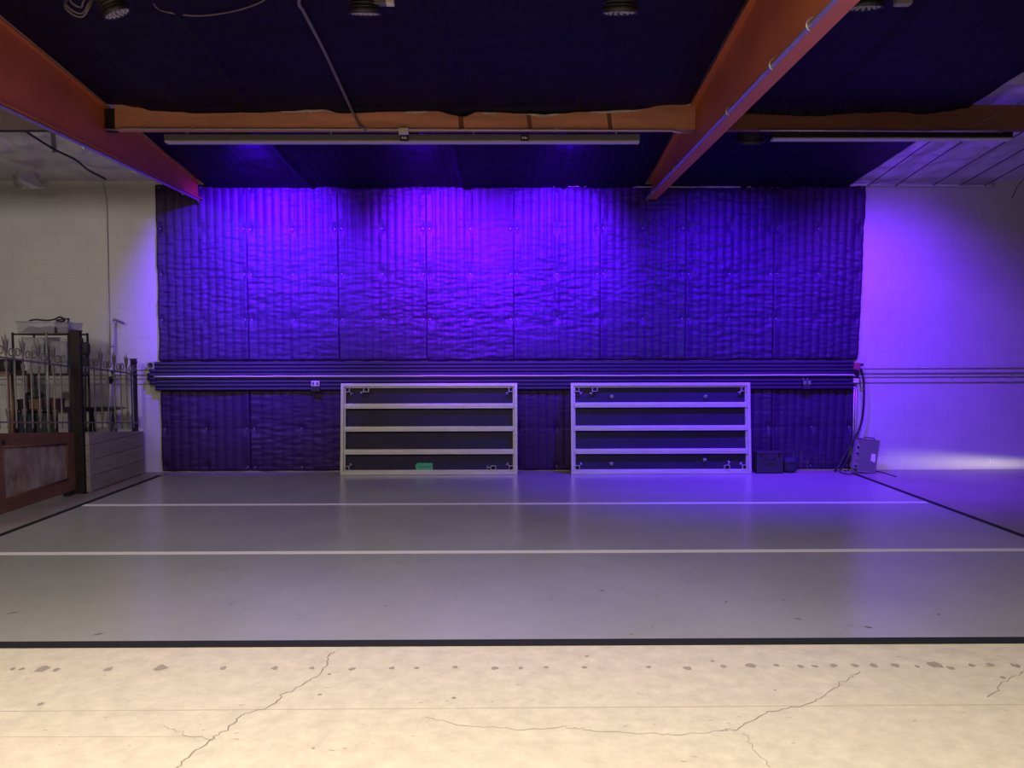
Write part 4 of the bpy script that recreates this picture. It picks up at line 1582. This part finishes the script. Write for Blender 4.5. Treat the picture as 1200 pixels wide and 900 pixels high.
# microphone stand, trestle and bent pole behind the shorter railing
YM = -0.80
a = ony(101, 402, YM)
b = ony(101, 416, YM)
xm = (a.x + b.x) / 2 - .003
t = thing('microphone_stand', (xm, YM, 0), 'black microphone stand with fat foam head right behind the dark gate post'.replace('right ', ''), 'microphone stand')
m = MB()
m.lathe([(0, 0), (.035, .004), (.046, .03), (.05, .09), (.047, .14), (.03, .162), (0, .168)], 18, 0, Matrix.Translation((xm, YM, b.z - .005)))
m.build('foam_head', M_DARK, t)
m = MB()
m.tube([(xm, YM, b.z), (xm - .012, YM, b.z - .07), (xm - .03, YM, .9), (xm - .03, YM, .03)], .012, 8)
m.build('shaft', M_BLACK, t)
m = MB()
m.span((xm - .05, YM - .03, b.z - .16), (xm + .025, YM + .03, b.z - .02))
m.cyl((xm - .055, YM, b.z - .24), (xm + .01, YM, b.z - .24), .03, n=12)
m.build('clamp', M_BLACK, t, bevel=.004)
m = MB()
m.lathe([(0, .03), (.03, .03), (.14, .012), (.15, 0)], 24, 0, Matrix.Translation((xm - .03, YM, 0)))
m.build('base', M_BLACK, t)

YT = -0.47
a, b = ony(100, 478, YT), ony(141, 481.5, YT)
t = thing('trestle', ((a.x + b.x) / 2, YT, 0), 'low black trestle bar with splayed legs behind the shorter railing', 'trestle')
m = MB()
m.prism([(a.x, YT, a.z), (a.x, YT, b.z - .01), (b.x - .14, YT, b.z - .005), (b.x, YT, (a.z + b.z) / 2), (b.x - .14, YT, a.z)], (0, .22, 0))
m.build('bar', M_BLACK, t)
for px in (103, 128):
    x = ony(px, 490, YT).x
    for s in (-1, 1):
        m = MB()
        m.tube([(x, YT + .11, b.z - .002), (x + s * .05, YT + .11 + s * .07, 0.0)], .019, 8, rs=[.012, .03])
        m.build('leg', M_BLACK, t)

YP = -0.13
pts = [onz(126.5, 552, .0)]
p0 = ony(128.5, 470, YP)
p1 = ony(132.8, 375, YP + .07)
base = V((p0.x - .05, YP - .03, 0.0))
t = thing('bent_pole', base, 'pale metal pole with a bent arm leaning beside the painted conduit', 'pole')
m = MB()
m.tube([base, p1 + V((-.002, 0, -.02))], .016, 10)
m.build('shaft', M_PSTEEL, t)
m = MB()
m.tube(smooth_path([p1 + V((-.004, 0, -.05)), p1 + V((.004, 0, .0)), p1 + V((.03, 0, .002)), ony(144.5, 378.3, YP + .07)], 5), .014, 8)
m.build('arm', M_IRON, t)
q = base.lerp(p1, .62)
m = MB()
m.tube([q + V((.0, -.02, -.06)), q + V((.05, -.03, .02)), q + V((.035, -.02, .10))], .022, 8)
m.ball(q + V((.01, -.02, 0)), .035)
m.build('clamp', M_BLACK, t)
q = base.lerp(p1, .83)
m = MB()
m.cyl(q + V((0, 0, -.012)), q + V((0, 0, .012)), .022, n=10)
m.build('collar', M_STEEL, t)


# ------------------------------------------------------------------ room lights and an added fill
def area(loc, target, col, watts, sx, sy, spread=180):
    l = bpy.data.lights.new('area_light', 'AREA')
    l.shape = 'RECTANGLE'
    l.size, l.size_y = sx, sy
    l.energy = watts
    l.color = col
    l.spread = radians(spread)
    o = bpy.data.objects.new('area_light', l)
    COL.objects.link(o)
    o.location = loc
    o.rotation_euler = (V(target) - V(loc)).to_track_quat('-Z', 'Y').to_euler()
    return o


WARM = (1.0, 0.91, 0.79)
for x in (-2.2, 0.6):
    area((x, -9.2, 4.7), (x, -9.75, 0), WARM, 292, 1.4, .5)
area((-6.2, -6.2, 4.4), (-6.3, 0, 2.1), (1.0, .92, .88), 31, 1.2, .5, 110)  # unseen fill added to brighten the wall and foil over the storage corner
# a lamp standing low beyond the white wall corner grazes the wall foot
area((8.35, -0.27, 0.05), (6.1, -0.0, 0.09), (1.0, .88, .6), 0.7, .2, .10, 9)

wd = bpy.data.worlds.new('world')
C.world = wd
wd.use_nodes = True
wd.node_tree.nodes['Background'].inputs['Color'].default_value = (0.02, 0.018, 0.03, 1)
wd.node_tree.nodes['Background'].inputs['Strength'].default_value = 0.3

vs = C.view_settings
vs.view_transform = 'Standard'
vs.look = 'None'
vs.gamma = 1
vs.exposure = 0.0
vs.use_curve_mapping = False
try:
    C.cycles.use_denoising = True
    C.cycles.sample_clamp_indirect = 4
    C.cycles.max_bounces = 6
except Exception:
    pass
